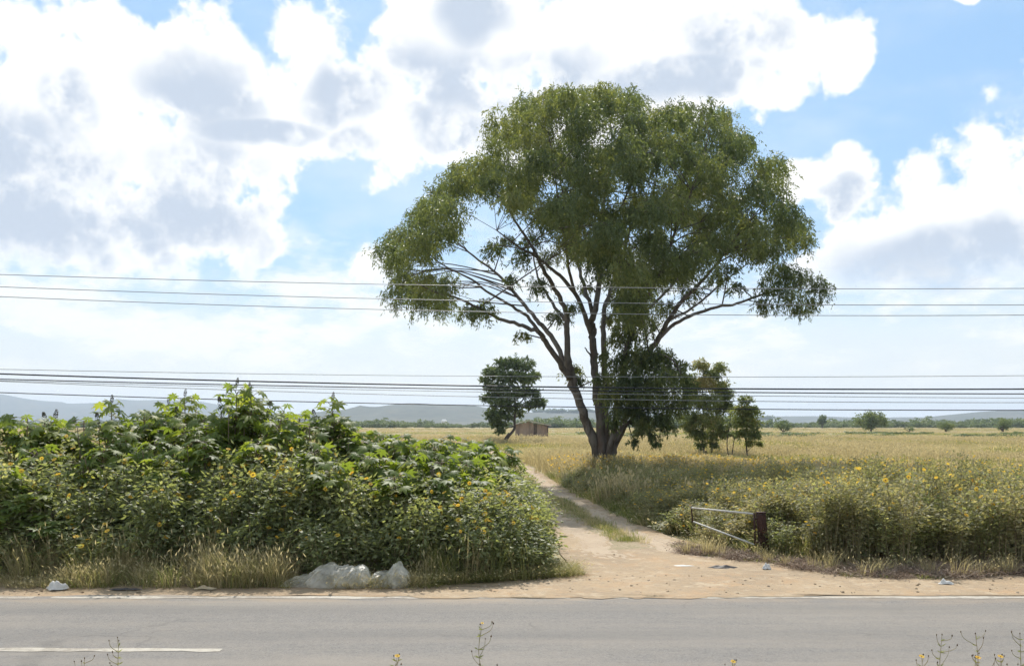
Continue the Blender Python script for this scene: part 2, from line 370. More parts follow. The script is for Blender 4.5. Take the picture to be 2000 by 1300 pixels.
def road_mat():
    m, N, L, b = mat_new('dusty_asphalt')
    tc = N.new('ShaderNodeTexCoord')

    def nz(sc, st, det=6, ro=0.6):
        mp = N.new('ShaderNodeMapping'); mp.inputs['Scale'].default_value = st; L.new(tc.outputs['Object'], mp.inputs[0])
        n = N.new('ShaderNodeTexNoise'); n.inputs['Scale'].default_value = sc; n.inputs['Detail'].default_value = det; n.inputs['Roughness'].default_value = ro
        L.new(mp.outputs[0], n.inputs['Vector']); return n.outputs[0]

    def mr(v, lo, hi):
        n = N.new('ShaderNodeMapRange'); n.inputs[1].default_value = lo; n.inputs[2].default_value = hi; L.new(v, n.inputs[0]); return n.outputs[0]

    def mul(a, k):
        n = N.new('ShaderNodeMath'); n.operation = 'MULTIPLY'; L.new(a, n.inputs[0])
        if isinstance(k, float): n.inputs[1].default_value = k
        else: L.new(k, n.inputs[1])
        return n.outputs[0]

    def mix(f, a, c):
        n = N.new('ShaderNodeMix'); n.data_type = 'RGBA'; L.new(f, n.inputs[0])
        if isinstance(a, tuple): n.inputs[6].default_value = a + (1,)
        else: L.new(a, n.inputs[6])
        n.inputs[7].default_value = c + (1,); return n.outputs[2]
    grain = nz(30, (1, 1, 1), 4, 0.9)
    c = mix(mr(grain, 0.32, 0.68), (0.095, 0.089, 0.082), (0.235, 0.22, 0.202))
    c = mix(mul(mr(nz(7, (0.6, 1, 1), 5, 0.75), 0.42, 0.62), 0.5), c, (0.205, 0.188, 0.165))
    # wheel-swept bands of dust along the road and dust blown from the track
    c = mix(mul(mr(nz(0.9, (0.10, 1.6, 1), 6), 0.46, 0.66), 0.55), c, (0.24, 0.213, 0.178))
    c = mix(mul(mr(nz(0.35, (0.4, 1.2, 1), 8, 0.7), 0.50, 0.68), 0.55), c, (0.265, 0.233, 0.192))
    c = mix(mul(mr(nz(1.1, (0.5, 1.6, 1), 7, 0.7), 0.58, 0.70), 0.18), c, (0.12, 0.113, 0.105))
    sx = N.new('ShaderNodeSeparateXYZ'); L.new(tc.outputs['Object'], sx.inputs[0])
    wv = N.new('ShaderNodeMath'); wv.operation = 'SINE'
    w1 = N.new('ShaderNodeMath'); w1.operation = 'MULTIPLY_ADD'; w1.inputs[1].default_value = 3.6; w1.inputs[2].default_value = 1.2; L.new(sx.outputs[1], w1.inputs[0]); L.new(w1.outputs[0], wv.inputs[0])
    c = mix(mul(mul(mr(wv.outputs[0], 0.1, 1.0), mr(nz(0.5, (0.15, 1, 1), 4), 0.35, 0.6)), 0.38), c, (0.125, 0.118, 0.11))
    vo = N.new('ShaderNodeTexVoronoi'); vo.feature = 'DISTANCE_TO_EDGE'; vo.inputs['Scale'].default_value = 0.55
    dn = N.new('ShaderNodeTexNoise'); dn.inputs['Scale'].default_value = 2.5; dn.inputs['Detail'].default_value = 6; L.new(tc.outputs['Object'], dn.inputs['Vector'])
    dm_ = N.new('ShaderNodeVectorMath'); dm_.operation = 'MULTIPLY_ADD'; dm_.inputs[1].default_value = (.7, .7, 0); L.new(dn.outputs['Color'], dm_.inputs[0]); L.new(tc.outputs['Object'], dm_.inputs[2])
    L.new(dm_.outputs[0], vo.inputs['Vector'])
    c = mix(mul(mul(mr(vo.outputs['Distance'], 0.018, 0.004), mr(nz(0.3, (1, 1, 1), 3), 0.52, 0.60)), 0.25), c, (0.05, 0.046, 0.042))
    edge = mr(sx.outputs[1], 14.3, 15.35)
    wob = nz(1.3, (0.5, 1.5, 1), 6)
    c = mix(mul(edge, mr(wob, 0.40, 0.62)), c, (0.32, 0.245, 0.165))
    c = mix(mul(mr(nz(3.5, (0.35, 1.6, 1), 5, 0.7), 0.68, 0.72), 0.45), c, (0.085, 0.075, 0.065))
    L.new(c, b.inputs['Base Color']); b.inputs['Roughness'].default_value = 0.85; b.inputs['Specular IOR Level'].default_value = 0.25
    bp = N.new('ShaderNodeBump'); bp.inputs['Strength'].default_value = 0.35; bp.inputs['Distance'].default_value = 0.01
    L.new(grain, bp.inputs['Height']); L.new(bp.outputs[0], b.inputs['Normal'])
    return m


M['road'] = road_mat()
xr = np.linspace(-80, 80, 401)
rb = MB()
edge = 15.27 + 0.05 * np.sin(xr * 1.7) + 0.05 * np.sin(xr * 4.1 + 1) + np.clip((xr - 3) * 0.03, -0.05, 0.14)
V = np.concatenate([np.stack([xr, np.full_like(xr, 7.9), np.full_like(xr, 0.012)], 1), np.stack([xr, edge, np.full_like(xr, 0.012)], 1)])
k = np.arange(len(xr) - 1); n_ = len(xr)
rb.add(V, np.stack([k, k + 1, k + n_ + 1, k + n_], 1)); link('road', rb.mesh('road', M['road']), kind='structure')


def paint_mat():
    m, N, L, b = mat_new('worn_white_paint')
    tc = N.new('ShaderNodeTexCoord')
    n = N.new('ShaderNodeTexNoise'); n.inputs['Scale'].default_value = 6; n.inputs['Detail'].default_value = 8; n.inputs['Roughness'].default_value = 0.75
    n2 = N.new('ShaderNodeTexNoise'); n2.inputs['Scale'].default_value = 0.45; n2.inputs['Detail'].default_value = 4
    L.new(tc.outputs['Object'], n.inputs['Vector']); L.new(tc.outputs['Object'], n2.inputs['Vector'])
    ad = N.new('ShaderNodeMath'); ad.operation = 'ADD'; L.new(n.outputs[0], ad.inputs[0]); L.new(n2.outputs[0], ad.inputs[1])
    r = ramp(N, [(0.34, (0.45, 0.42, 0.355)), (0.48, (0.36, 0.325, 0.265)), (0.56, (0.24, 0.208, 0.165))])
    hf = N.new('ShaderNodeMath'); hf.operation = 'MULTIPLY'; hf.inputs[1].default_value = 0.5; L.new(ad.outputs[0], hf.inputs[0])
    L.new(hf.outputs[0], r.inputs[0]); L.new(r.outputs[0], b.inputs['Base Color']); b.inputs['Roughness'].default_value = 0.8
    return m


M['paint'] = paint_mat()


def strip(name, segs, y0, y1, z):
    b = MB()
    for x0, x1 in segs:
        xs = np.arange(x0, x1 + 0.01, min(0.25, x1 - x0)); n = len(xs)
        wob0 = 0.018 * np.sin(xs * 5.3) + 0.014 * rng.normal(size=n); wob1 = 0.018 * np.sin(xs * 3.9 + 2) + 0.014 * rng.normal(size=n)
        V = np.concatenate([np.stack([xs, y0 + wob0, np.full(n, z)], 1), np.stack([xs, y1 + wob1, np.full(n, z)], 1)])
        kk = np.arange(n - 1); b.add(V, np.stack([kk, kk + 1, kk + n + 1, kk + n], 1))
    return link(name, b.mesh(name, M['paint']), kind='structure')


strip('road_edge_line', [(-80, -8.15), (-7.95, -1.0), (-0.8, -0.2), (0.5, 1.2), (1.75, 2.1), (2.45, 80)], 14.93, 15.11, 0.017)
strip('road_centre_line', [(-12.6, -3.75), (-30, -21.6), (8.8, 17)], 11.45, 11.62, 0.017)

# dirt verge and the farm track
tr_right = np.array([(15.2, 13.0), (16.0, 10.5), (16.8, 8.3), (17.6, 7.0), (18.6, 5.9), (20.2, 4.9), (23, 4.2), (26, 3.67), (30, 3.3), (36, 2.75), (45, 2.2), (62, 1.2), (78, 0.1), (95, -1.8), (120, -5), (160, -11)])
tr_left = np.array([(15.2, -2.5), (16.0, -0.2), (16.8, 0.7), (17.6, 1.05), (18.6, 1.15), (20.2, 1.15), (23, 1.1), (26, 0.9), (30, 0.5), (36, -0.1), (45, -0.7), (62, -1.7), (78, -2.8), (95, -4.6), (120, -7.6), (160, -13.4)])
ty = np.concatenate([np.linspace(15.2, 30, 75), np.linspace(30.5, 80, 70), np.linspace(82, 160, 20)])


def tR(y): return np.interp(y, tr_right[:, 0], tr_right[:, 1])
def tL(y): return np.interp(y, tr_left[:, 0], tr_left[:, 1])


b = MB(); NU = 49; u = np.linspace(0, 1, NU)
Yg, U = np.meshgrid(ty, u, indexing='ij')
Xg = tL(Yg) + (tR(Yg) - tL(Yg)) * U + 0.05 * np.sin(Yg * 2.1) * (np.abs(U - 0.5) > 0.45)
fade = np.clip((Yg - 18) / 5, 0, 1)
Zg = 0.02 + fade * (0.05 * np.exp(-((U - 0.5) / 0.12) ** 2) - 0.035 * np.exp(-((U - 0.27) / 0.09) ** 2) - 0.035 * np.exp(-((U - 0.76) / 0.09) ** 2) + .03)
Zg += 0.010 * np.sin(Xg * 3.1 + Yg * 1.3) * np.sin(Yg * 2.3 - Xg) * (1 - np.abs(2 * U - 1)) + rng.normal(size=Xg.shape) * 0.003
Zg = np.maximum(Zg, 0.006)
V = np.stack([Xg.ravel(), Yg.ravel(), Zg.ravel()], 1)
i, j = np.meshgrid(np.arange(len(ty) - 1), np.arange(NU - 1), indexing='ij'); a = (i * NU + j).ravel()
uc = (u[:-1] + u[1:])[None, :] / 2 + .035 * np.sin(ty[:-1, None] * 1.9) + .03 * rng.normal(size=(len(ty) - 1, NU - 1)); yc = ty[:-1, None] + 0 * uc
mi = np.where((yc > 19 + rng.random(uc.shape) * 1.5) & ((np.abs(uc - .27) < .105) | (np.abs(uc - .76) < .105)), 1, np.where((yc > 20.5) & (np.abs(uc - .52) < .12), 2, 0)).ravel()
b.add(V, np.stack([a, a + 1, a + NU + 1, a + NU], 1)); b.m[-1] = mi.astype(np.int32)
link('dirt_track', b.mesh('dirt_track', [M['dirt'], M['rut'], M['midsoil']]), kind='structure')
grid('dirt_verge', np.linspace(-80, 80, 321), np.concatenate([np.linspace(15.0, 16.4, 8), [17.0, 18.0, 19.0]]),
     lambda X, Y: 0.004 + 0.002 * (Y > 15.2) + 0.0015 * np.sin(X * 7 + Y * 9), noise_mat('verge_dirt',
     [(0, 0, 0, (0.32, 0.235, 0.148)), (0.7, 0.42, 0.62, (0.27, 0.205, 0.135)), (1.1, 0.52, 0.7, (0.36, 0.24, 0.132)), (10, 0.55, 0.72, (0.24, 0.185, 0.13)), (45, 0.6, 0.75, (0.45, 0.37, 0.28))], bump=0.7, bump_scale=12))
for k_ in range(46):
    xc = rng.normal(1.5, 2.6) if k_ < 30 else rng.uniform(-13, 14); n = 22; a = np.arange(n) * 2 * math.pi / n
    rx_, ry_ = rng.uniform(.25, 1.3), rng.uniform(.06, .26) * (1.25 if abs(xc - 1.5) < 3 else .8)
    rr = 1 + .22 * np.sin(a * 3 + rng.random() * 6) + .14 * np.sin(a * 5 + rng.random() * 6) + .08 * rng.normal(size=n)
    V = np.concatenate([[[xc, 15.24, .0235 + .0004 * k_ / 46]], np.stack([xc + rx_ * rr * np.cos(a), 15.24 + ry_ * rr * np.sin(a), np.full(n, .0195 + .0001 * k_)], 1)])
    q = np.arange(n); b = MB(); b.add(V, np.stack([np.zeros(n, int), 1 + q, 1 + (q + 1) % n, np.full(n, -1)], 1)); link('dirt_spill', b.mesh('dirt_spill', M['dirt']), kind='structure')
# leaf litter along the foot of the plants
for nm, x0, x1, yfn in (('litter_strip', -60, 0.2, lambda x: 16.15 + 0.15 * np.sin(x * 1.1)), ('litter_strip', 4.9, 60, lambda x: 17.2 + 0.2 * np.sin(x * 0.9) + np.clip((8 - x) * 0.35, 0, 1.0))):
    xs = np.linspace(x0, x1, 300); y0 = yfn(xs) + 0.1 * rng.normal(size=300); y1 = np.full(300, 22.0)
    b = MB(); V = np.concatenate([np.stack([xs, y0, np.full(300, 0.011)], 1), np.stack([xs, y1, np.full(300, 0.011)], 1)])
    kk = np.arange(299); b.add(V, np.stack([kk, kk + 1, kk + 301, kk + 300], 1)); link(nm, b.mesh(nm, M['litter']), kind='structure')

# hills
M['hill'] = noise_mat('wooded_hill', [(0, 0, 0, (0.055, 0.065, 0.045)), (0.004, 0.45, 0.6, (0.085, 0.085, 0.055)), (0.02, 0.50, 0.62, (0.035, 0.045, 0.032)), (0.012, 0.63, 0.70, (0.20, 0.18, 0.15))])


def ridge(name, Y, prof, depth, jag=0.0, step=6):
    prof = np.array(prof, float); px = np.arange(prof[0, 0], prof[-1, 0] + 1, step); py = np.interp(px, prof[:, 0], prof[:, 1])
    kern = np.ones(9) / 9; py = np.convolve(np.pad(py, 4, 'edge'), kern, 'valid')
    py = py + jag * rng.normal(size=len(px))
    z = np.maximum(H - (py - HY) / F * Y, 0.5); x = (px - CX) / F * Y
    rows = []
    for t, k in ((-1, 0), (-0.75, 0.12), (-0.5, 0.38), (-0.28, 0.7), (-0.12, 0.92), (0, 1), (0.3, 0.8), (1, 0)):
        wob = 1 + 0.16 * np.interp(np.arange(len(x)), np.arange(0, len(x) + 8, 8), rng.normal(size=len(np.arange(0, len(x) + 8, 8)))) * (0 < k < 1)
        rows.append(np.stack([x, np.full_like(x, Y + t * depth), z * k * wob - 0.3 * (k == 0)], 1))
    V = np.concatenate(rows); n = len(x); R = len(rows)
    i, j = np.meshgrid(np.arange(R - 1), np.arange(n - 1), indexing='ij'); a = (i * n + j).ravel()
    b = MB(); b.add(V, np.stack([a, a + 1, a + n + 1, a + n], 1)); return link(name, b.mesh(name, M['hill']), kind='structure')


ridge('hills', 7600, [(-900, 800), (-500, 765), (-200, 778), (-40, 768), (20, 770), (50, 782), (120, 788), (180, 787), (250, 782), (330, 780), (400, 783), (440, 800), (520, 806), (620, 812), (760, 818)], 1800)
ridge('hills', 3600, [(520, 815), (600, 806), (660, 800), (710, 797), (740, 794), (775, 788), (800, 786), (830, 788), (900, 791), (935, 793), (960, 800), (1000, 806), (1060, 804), (1140, 804), (1220, 808), (1320, 814), (1420, 817)], 900)
ridge('hills', 5200, [(1150, 818), (1300, 812), (1480, 813), (1600, 812), (1700, 816), (1760, 814), (1830, 815), (1900, 818), (2000, 818)], 1200)
ridge('hills', 4200, [(1700, 822), (1800, 815), (1860, 809), (1920, 803), (1980, 800), (2060, 797), (2200, 794), (2500, 800), (2900, 815)], 1000)

# ------------------------------------------------------------------ the big eucalyptus
def build_tree(name, label, Y0, bole, limbs, lobes, leaf, bark, branch, strands, per, leaf_len, leaf_w, droop, group=None, cat='tree', twig_r=0.045, sides=8, base_px=None, strand_len=0.9):
    s = Y0 / F
    bx, by = base_px
    base = np.array([(bx - CX) / F * Y0, Y0, 0.0])
    root = thing(name, label, cat, tuple(base), group)

    def W(row): return P(row[0], row[1], Y0 + row[2])
    bm = MB()
    pts = smooth_path([np.append(W(r), r[3] * s) for r in bole], 4)
    V, Fq = tube(pts[:, :3], pts[:, 3], 16)
    ang = np.arctan2(V[:, 1] - base[1], V[:, 0] - base[0])
    V[:, :2] = base[:2] + (V[:, :2] - base[:2]) * (1 + 0.09 * np.sin(ang * 5 + V[:, 2] * 1.5) + 0.04 * np.sin(ang * 11))[:, None] if len(limbs) > 6 else V[:, :2]
    bm.add(V - base, Fq); trunk = link('trunk', bm.mesh('trunk', bark), root)
    samples = []
    for row in limbs:
        pts = smooth_path([np.append(W(r), r[3] * s * .80) for r in row], 4)
        pts[2:, :3] += rng.normal(size=(len(pts) - 2, 3)) * np.minimum(pts[2:, 3:4] * 0.25, 0.05)
        lm = MB(); V, Fq = tube(pts[:, :3], np.maximum(pts[:, 3], 0.012), sides); lm.add(V - base, Fq)
        link('limb', lm.mesh('limb', bark), root)
        samples.append(pts[len(pts) // 4:])
    S = np.concatenate(samples) if samples else pts
    tw = MB(); lf = MB()
    for (c, r) in lobes:
        d = np.linalg.norm(S[:, :3] - c, axis=1) + 2.2 * np.maximum(S[:, 2] - c[2] + 0.3, 0)
        q = S[np.argmin(d)]
        dist = np.linalg.norm(q[:3] - c)
        mid = q[:3] * 0.45 + c * 0.55 + np.array([0, 0, 0.10 * dist]) + rng.normal(size=3) * 0.06 * dist
        pth = smooth_path([q[:3], mid, c + np.array([0, 0, r * 0.2])], 4)
        r0 = min(max(q[3] * 0.6, 0.015), twig_r)
        V, Fq = tube(pth, np.linspace(r0, r0 * 0.35, len(pth)), 5, False); tw.add(V - base, Fq)
        for _ in range(5):
            st = pth[rng.integers(len(pth) // 2, len(pth))]
            e = c + unit(rng.normal(size=3)) * r * np.array([0.85, 0.85, 0.5]); e[2] += 0.25 * r
            V, Fq = tube(smooth_path([st, (st + e) / 2 + [0, 0, 0.12 * r], e], 3), np.linspace(r0 * 0.4, r0 * 0.15, 7), 4, False); tw.add(V - base, Fq)
        # hanging strands of leaves
        ns = max(16, int(strands * (r / 1.2) ** 1.4)); n = ns * per
        st = unit(rng.normal(size=(ns, 3))) * (rng.random((ns, 1)) ** 0.4) * r * np.array([.92, .92, 0.60]); st[:, 2] += 0.22 * r
        dirv = unit(st * np.array([0.45, 0.45, 0.1]) / r + np.array([0, 0, -droop]) + rng.normal(size=(ns, 3)) * 0.35)
        L = strand_len * (0.5 + rng.random(ns)) * min(1.0, r / 0.9)
        t = rng.random((ns, per))
        arch = st[:, None] + dirv[:, None] * (t * L[:, None])[..., None]
        arch[..., 2] -= 0.22 * droop * (t ** 2) * L[:, None]
        pos = c + arch.reshape(-1, 3) + rng.normal(size=(n, 3)) * 0.05 * min(1, r)
        ld = unit(np.repeat(dirv, per, 0) * 0.5 + rng.normal(size=(n, 3)) * 0.55 + np.array([0, 0, -0.55 * droop]))
        V, Fq = leaf_cards(pos, ld, rng.normal(size=(n, 3)), leaf_len * (0.7 + 0.6 * rng.random(n)), leaf_w * (0.7 + 0.6 * rng.random(n)), 0.4)
        tone = np.clip(rng.normal(0.45, 0.28) + rng.normal(size=n) * 0.22, 0, 1)
        lf.add(V - base, Fq, 0, tone, False)
    if tw.v: link('twigs', tw.mesh('twigs', branch), root, kind='stuff')
    link('foliage', lf.mesh('foliage', leaf), root, kind='stuff')
    return root


Y0 = 48.0
bole = [(1181, 945, 0, 26), (1181, 925, 0, 22.5), (1180, 905, 0, 20.5), (1179, 890, 0, 18), (1178, 872, 0, 12)]
limbs = [
    [(1171, 905, 0, 9), (1158, 860, -.3, 11.5), (1143, 815, -.6, 11), (1130, 778, -.8, 10.5), (1119, 745, -1, 11), (1112, 715, -1, 9), (1109, 680, -1, 7.5), (1107, 640, -1, 7), (1107, 612, -1, 6.5), (1093, 580, -1.3, 5.5), (1072, 545, -2, 5), (1052, 505, -3, 4), (1030, 468, -3.5, 3.2), (1005, 430, -4, 2.5), (985, 395, -4, 1.6)],
    [(1115, 728, -1, 8), (1098, 695, -.5, 6.5), (1080, 662, 0, 6), (1062, 640, .5, 5.5), (1045, 620, 1, 5), (1020, 590, 2, 4.5), (995, 560, 3, 4), (965, 530, 4, 3.2), (925, 500, 5, 2.5), (890, 470, 5.5, 1.6)],
    [(1113, 738, -1.2, 8), (1088, 700, -2, 6.5), (1066, 668, -2.5, 6), (1052, 648, -3, 5.5), (1020, 636, -3.5, 4.5), (985, 625, -4, 4), (945, 607, -5, 3.3), (900, 585, -6, 2.5), (850, 570, -6.5, 1.8), (810, 550, -7, 1)],
    [(1054, 650, -2.6, 4.5), (1030, 618, -3, 3.8), (1000, 598, -3.5, 3.3), (960, 575, -4, 2.8), (920, 545, -4.5, 2.3), (870, 520, -5, 1.6), (830, 490, -5, 1)],
    [(1107, 628, -1, 5), (1085, 600, 1, 4), (1060, 560, 3, 3.2), (1045, 520, 5, 2.4), (1040, 470, 6, 1.6)],
    [(1178, 905, -.2, 10), (1174, 850, -.4, 11.5), (1169, 790, -.5, 10.5), (1164, 740, -.5, 9.5), (1160, 690, -.5, 9), (1157, 655, -.5, 8.5), (1156, 635, -.5, 8.5), (1163, 605, -.5, 7), (1170, 560, 0, 6.5), (1170, 500, .5, 5.5), (1175, 440, .5, 4.5), (1180, 390, 1, 3.8), (1188, 340, 1, 2.8), (1195, 280, 1, 1.8), (1190, 220, 1, 1)],
    [(1155, 652, -.5, 6.5), (1138, 605, -1, 5.5), (1122, 570, -1.5, 5), (1100, 543, -2, 4.5), (1072, 520, -3, 3.6), (1045, 500, -4, 2.8), (1010, 480, -5.5, 2), (970, 450, -6.5, 1.2)],
    [(1123, 572, -1.5, 4), (1112, 530, -2.5, 3.5), (1105, 480, -3.5, 3), (1095, 420, -4, 2.4), (1085, 350, -5, 1.8), (1075, 280, -5, 1)],
    [(1160, 622, -.5, 5.5), (1146, 575, 0, 4.8), (1132, 530, 1, 4.2), (1122, 490, 2, 3.8), (1112, 440, 3, 3), (1100, 380, 4, 2.4), (1085, 310, 4.5, 1.8), (1060, 250, 5, 1)],
    [(1172, 472, .5, 4), (1195, 435, -1, 3), (1215, 400, -2.5, 2.4), (1235, 350, -4, 1.8), (1250, 290, -5, 1)],
    [(1184, 905, .3, 8), (1184, 840, .8, 9), (1182, 760, 1, 8), (1179, 690, 1, 7), (1178, 640, 1, 6.5), (1182, 600, 1.5, 5.5), (1195, 560, 2.5, 4.5), (1215, 510, 4, 4), (1230, 450, 5.5, 3.2), (1240, 380, 6.5, 2.4), (1250, 300, 7, 1.5)],
    [(1189, 905, 0, 8), (1204, 862, .2, 8), (1222, 815, .2, 8), (1235, 765, 0, 8), (1248, 720, -.3, 8), (1268, 685, -.5, 7.5), (1290, 655, -.6, 6.5), (1308, 622, -1, 5.5), (1330, 590, -1.5, 4.8), (1360, 560, -2, 4), (1395, 522, -2.5, 3.3), (1425, 480, -3, 2.6), (1455, 440, -3.5, 1.8), (1490, 400, -3.5, 1)],
    [(1286, 662, -.5, 5), (1318, 632, 0, 4.4), (1355, 614, .3, 4), (1400, 600, .5, 3.5), (1440, 592, .8, 3.1), (1480, 578, 1, 2.6), (1525, 565, 1, 2), (1565, 555, 1, 1.3)],
    [(1308, 624, -.8, 4), (1345, 606, 1.5, 3.2), (1380, 580, 3, 2.7), (1405, 556, 4, 2.2), (1440, 530, 5, 1.8), (1480, 500, 6, 1)],
    [(1187, 895, -.4, 8), (1200, 830, -1.2, 8), (1210, 760, -1.6, 7.5), (1222, 690, -2, 7), (1237, 640, -2.2, 6), (1255, 600, -2.5, 5.2), (1275, 560, -3, 4.6), (1300, 505, -4, 3.8), (1320, 450, -5, 3), (1345, 390, -6, 2.3), (1370, 320, -6, 1.5), (1385, 260, -6, 1)],
    [(1243, 625, -2, 4), (1270, 600, 0, 3.6), (1310, 560, 2, 3), (1345, 510, 4, 2.5), (1380, 450, 5.5, 1.9), (1410, 380, 6, 1.2)],
    [(1218, 725, -1.8, 4), (1250, 700, -3, 3.4), (1285, 690, -3.5, 2.6), (1315, 705, -4, 1.8), (1330, 730, -4, 1)],
    [(1206, 864, .1, 4.5), (1228, 825, -1, 3.6), (1255, 800, -2, 2.8), (1300, 795, -2.5, 1.8), (1340, 800, -2.5, 1)],
    [(1161, 705, -.5, 3), (1152, 692, -.7, 2.2), (1142, 678, -.9, 1.2)],
]
poly = [(955, 215), (1000, 185), (1060, 170), (1150, 148), (1210, 165), (1260, 182), (1330, 193), (1420, 198), (1447, 255), (1480, 280), (1532, 306), (1538, 375), (1578, 430), (1584, 482), (1540, 500), (1500, 505), (1450, 515), (1400, 515), (1350, 545), (1290, 590), (1250, 640), (1215, 620), (1190, 560), (1150, 520), (1100, 490), (1050, 445), (1010, 425), (985, 395), (950, 390), (920, 430), (880, 470), (862, 500), (895, 560), (905, 600), (880, 618), (830, 612), (770, 612), (753, 560), (745, 510), (734, 462), (790, 430), (826, 390), (843, 345), (900, 310), (946, 290), (950, 260)]
lobes = []
tries = 0
cand = np.stack([rng.uniform(730, 1600, 9000), rng.uniform(140, 650, 9000)], 1)
ins, dm = in_poly(cand, poly)
cen = []
for (px, py), ok, dd in zip(cand, ins, dm):
    rp = rng.uniform(24, 44)
    if not ok or dd < rp * 0.62: continue
    e2 = ((px - 1165) / 450) ** 2 + ((py - 430) / 300) ** 2
    D = 10.5 * math.sqrt(max(0.04, 1 - min(e2, 1)))
    uu = rng.uniform(0.25, 1.0) * (1 if rng.random() < 0.5 else -1)
    dy = D * uu
    if any(math.hypot(px - hx_, py - hy_) < hr_ + rp * .75 for hx_, hy_, hr_ in ((1090, 238, 6), (1198, 385, 10), (968, 415, 14), (1275, 335, 4), (1385, 405, 5), (1060, 365, 5), (1325, 470, 6), (1445, 335, 4), (1235, 470, 5), (1010, 300, 3), (1180, 270, 3), (905, 400, 4), (830, 520, 4), (1500, 440, 4))): continue
    c = P(px, py, Y0 + dy); r = rp * Y0 / F
    if any(np.linalg.norm(c - c2) < 0.92 * (r + r2) * 0.97 for c2, r2 in cen): continue
    cen.append((c, r))
    if len(cen) > 300: break
lobes = cen
for (px, py, rp, dy) in [(1530, 535, 34, 1), (1570, 545, 34, 1.5), (1600, 560, 26, 1), (1500, 560, 30, .5), (1545, 580, 28, 0), (1590, 590, 22, 1.5), (1490, 595, 20, 1), (1560, 605, 16, .5), (1520, 525, 26, 2),
                         (1020, 500, 20, -4), (960, 485, 22, -3), (1055, 555, 24, -1), (1090, 618, 20, 0), (1000, 545, 16, 2), (1122, 598, 14, -2), (1018, 652, 13, -3), (1122, 722, 20, -.5), (1128, 742, 13, -.5),
                         (945, 600, 24, -5), (915, 608, 20, -5.5), (985, 470, 22, 3), (1035, 470, 24, 2), (1075, 500, 24, 4), (1240, 655, 26, -2), (1265, 632, 24, -1), (1225, 690, 26, -2.5), (1205, 660, 22, -1.5), (1300, 600, 24, 1), (1350, 570, 26, 3), (1400, 545, 24, 4), (1440, 560, 18, 2), (1420, 525, 24, 0), (1190, 620, 20, 2), (1210, 580, 28, 3), (1145, 560, 14, 1),
                         (1208, 735, 28, -2.2), (1235, 722, 30, -3), (1200, 780, 26, -2), (1225, 770, 26, -2.6), (1260, 745, 30, -3), (1290, 715, 32, -3.5), (1318, 735, 24, -4), (1305, 770, 28, -3), (1270, 790, 28, -2.5), (1240, 800, 20, -2), (1325, 790, 22, -2.5), (1290, 815, 22, -2.5), (1195, 820, 18, -1.5), (1250, 840, 14, -2), (1275, 850, 12, -2.2), (1262, 700, 26, -3), (1182, 735, 18, -1.6), (1180, 690, 14, -1.2), (1245, 690, 26, -3.2), (1275, 690, 26, -3.4), (1300, 695, 24, -3), (1328, 715, 22, -3.2), (1340, 745, 20, -3), (1335, 770, 22, -2), (1280, 745, 28, -1), (1245, 775, 26, -1), (1310, 800, 24, -1), (1255, 820, 20, -2.6), (1215, 800, 20, -2.4), (1188, 765, 20, -2), (1270, 765, 26, -4), (1300, 740, 26, -4.4), (1228, 745, 24, -3.6), (1265, 830, 16, -1.6), (1305, 830, 18, -2), (1240, 862, 9, -2), (1285, 865, 9, -2.2), (1215, 640, 22, -2.5), (1232, 610, 24, -2), (1195, 710, 20, -2.4), (1218, 760, 24, -3)]:
    lobes.append((P(px, py, Y0 + dy), rp * Y0 / F))
build_tree('eucalyptus_tree', 'tall spreading many-stemmed eucalyptus with drooping olive foliage beside the dirt track', Y0, bole, limbs, lobes, M['euc'], M['bark'], M['branch'],
           100, 15, 0.20, 0.056, 0.9, base_px=(1181, 934), strand_len=0.8)

# ------------------------------------------------------------------ smaller trees
def px_lobes(lst, Y): return [(P(x, y, Y + dy), r * Y / F) for (x, y, r, dy) in lst]


build_tree('young_eucalyptus', 'tall bushy young eucalyptus right behind the big tree with reddish lower leaves', 76,
           [(1378, 896, 0, 4), (1378, 880, 0, 3)],
           [[(1376, 893, 0, 2.6), (1372, 850, 0, 2.2), (1375, 800, 0, 1.8), (1372, 750, 0, 1.2), (1376, 712, 0, .6)],
            [(1390, 893, .5, 2.2), (1392, 850, .5, 1.8), (1400, 800, .5, 1.5), (1402, 750, .5, 1), (1405, 718, .5, .5)]],
           px_lobes([(1372, 712, 15, 0), (1405, 718, 15, .5), (1388, 730, 16, 0), (1345, 740, 16, .5), (1350, 755, 20, .5), (1378, 745, 20, -.5), (1405, 755, 20, .5), (1418, 770, 14, 0), (1355, 780, 22, 0), (1385, 785, 24, -.8), (1410, 795, 20, .6), (1425, 790, 12, 0),
                     (1352, 815, 20, 0), (1380, 820, 22, -.6), (1405, 828, 20, .5), (1362, 845, 18, 0), (1390, 850, 17, .4), (1345, 832, 12, 0), (1370, 868, 9, 0), (1395, 868, 8, 0), (1415, 845, 10, 0)], 76),
           M['sapling'], M['darkbark'], M['darkbark'], 165, 12, 0.26, 0.085, 0.6, base_px=(1378, 896), strand_len=0.6)
build_tree('sapling_tree', 'small slender sapling with thin dark trunk standing rightmost in the field', 66,
           [(1460, 906, 0, 2.4), (1459, 885, 0, 2)],
           [[(1459, 895, 0, 2), (1458, 860, 0, 1.6), (1457, 820, 0, 1.2), (1458, 780, 0, .6)], [(1459, 882, 0, .8), (1472, 870, .2, .6), (1486, 862, .4, .3)]],
           px_lobes([(1457, 782, 12, 0), (1450, 800, 17, 0), (1468, 805, 16, .3), (1445, 825, 16, 0), (1468, 828, 17, .3), (1458, 815, 14, 0), (1450, 848, 14, 0), (1472, 850, 13, .2), (1464, 865, 9, 0), (1484, 866, 5, .3)], 66),
           M['sapling'], M['darkbark'], M['darkbark'], 170, 11, 0.25, 0.085, 0.3, base_px=(1460, 906), strand_len=0.5)
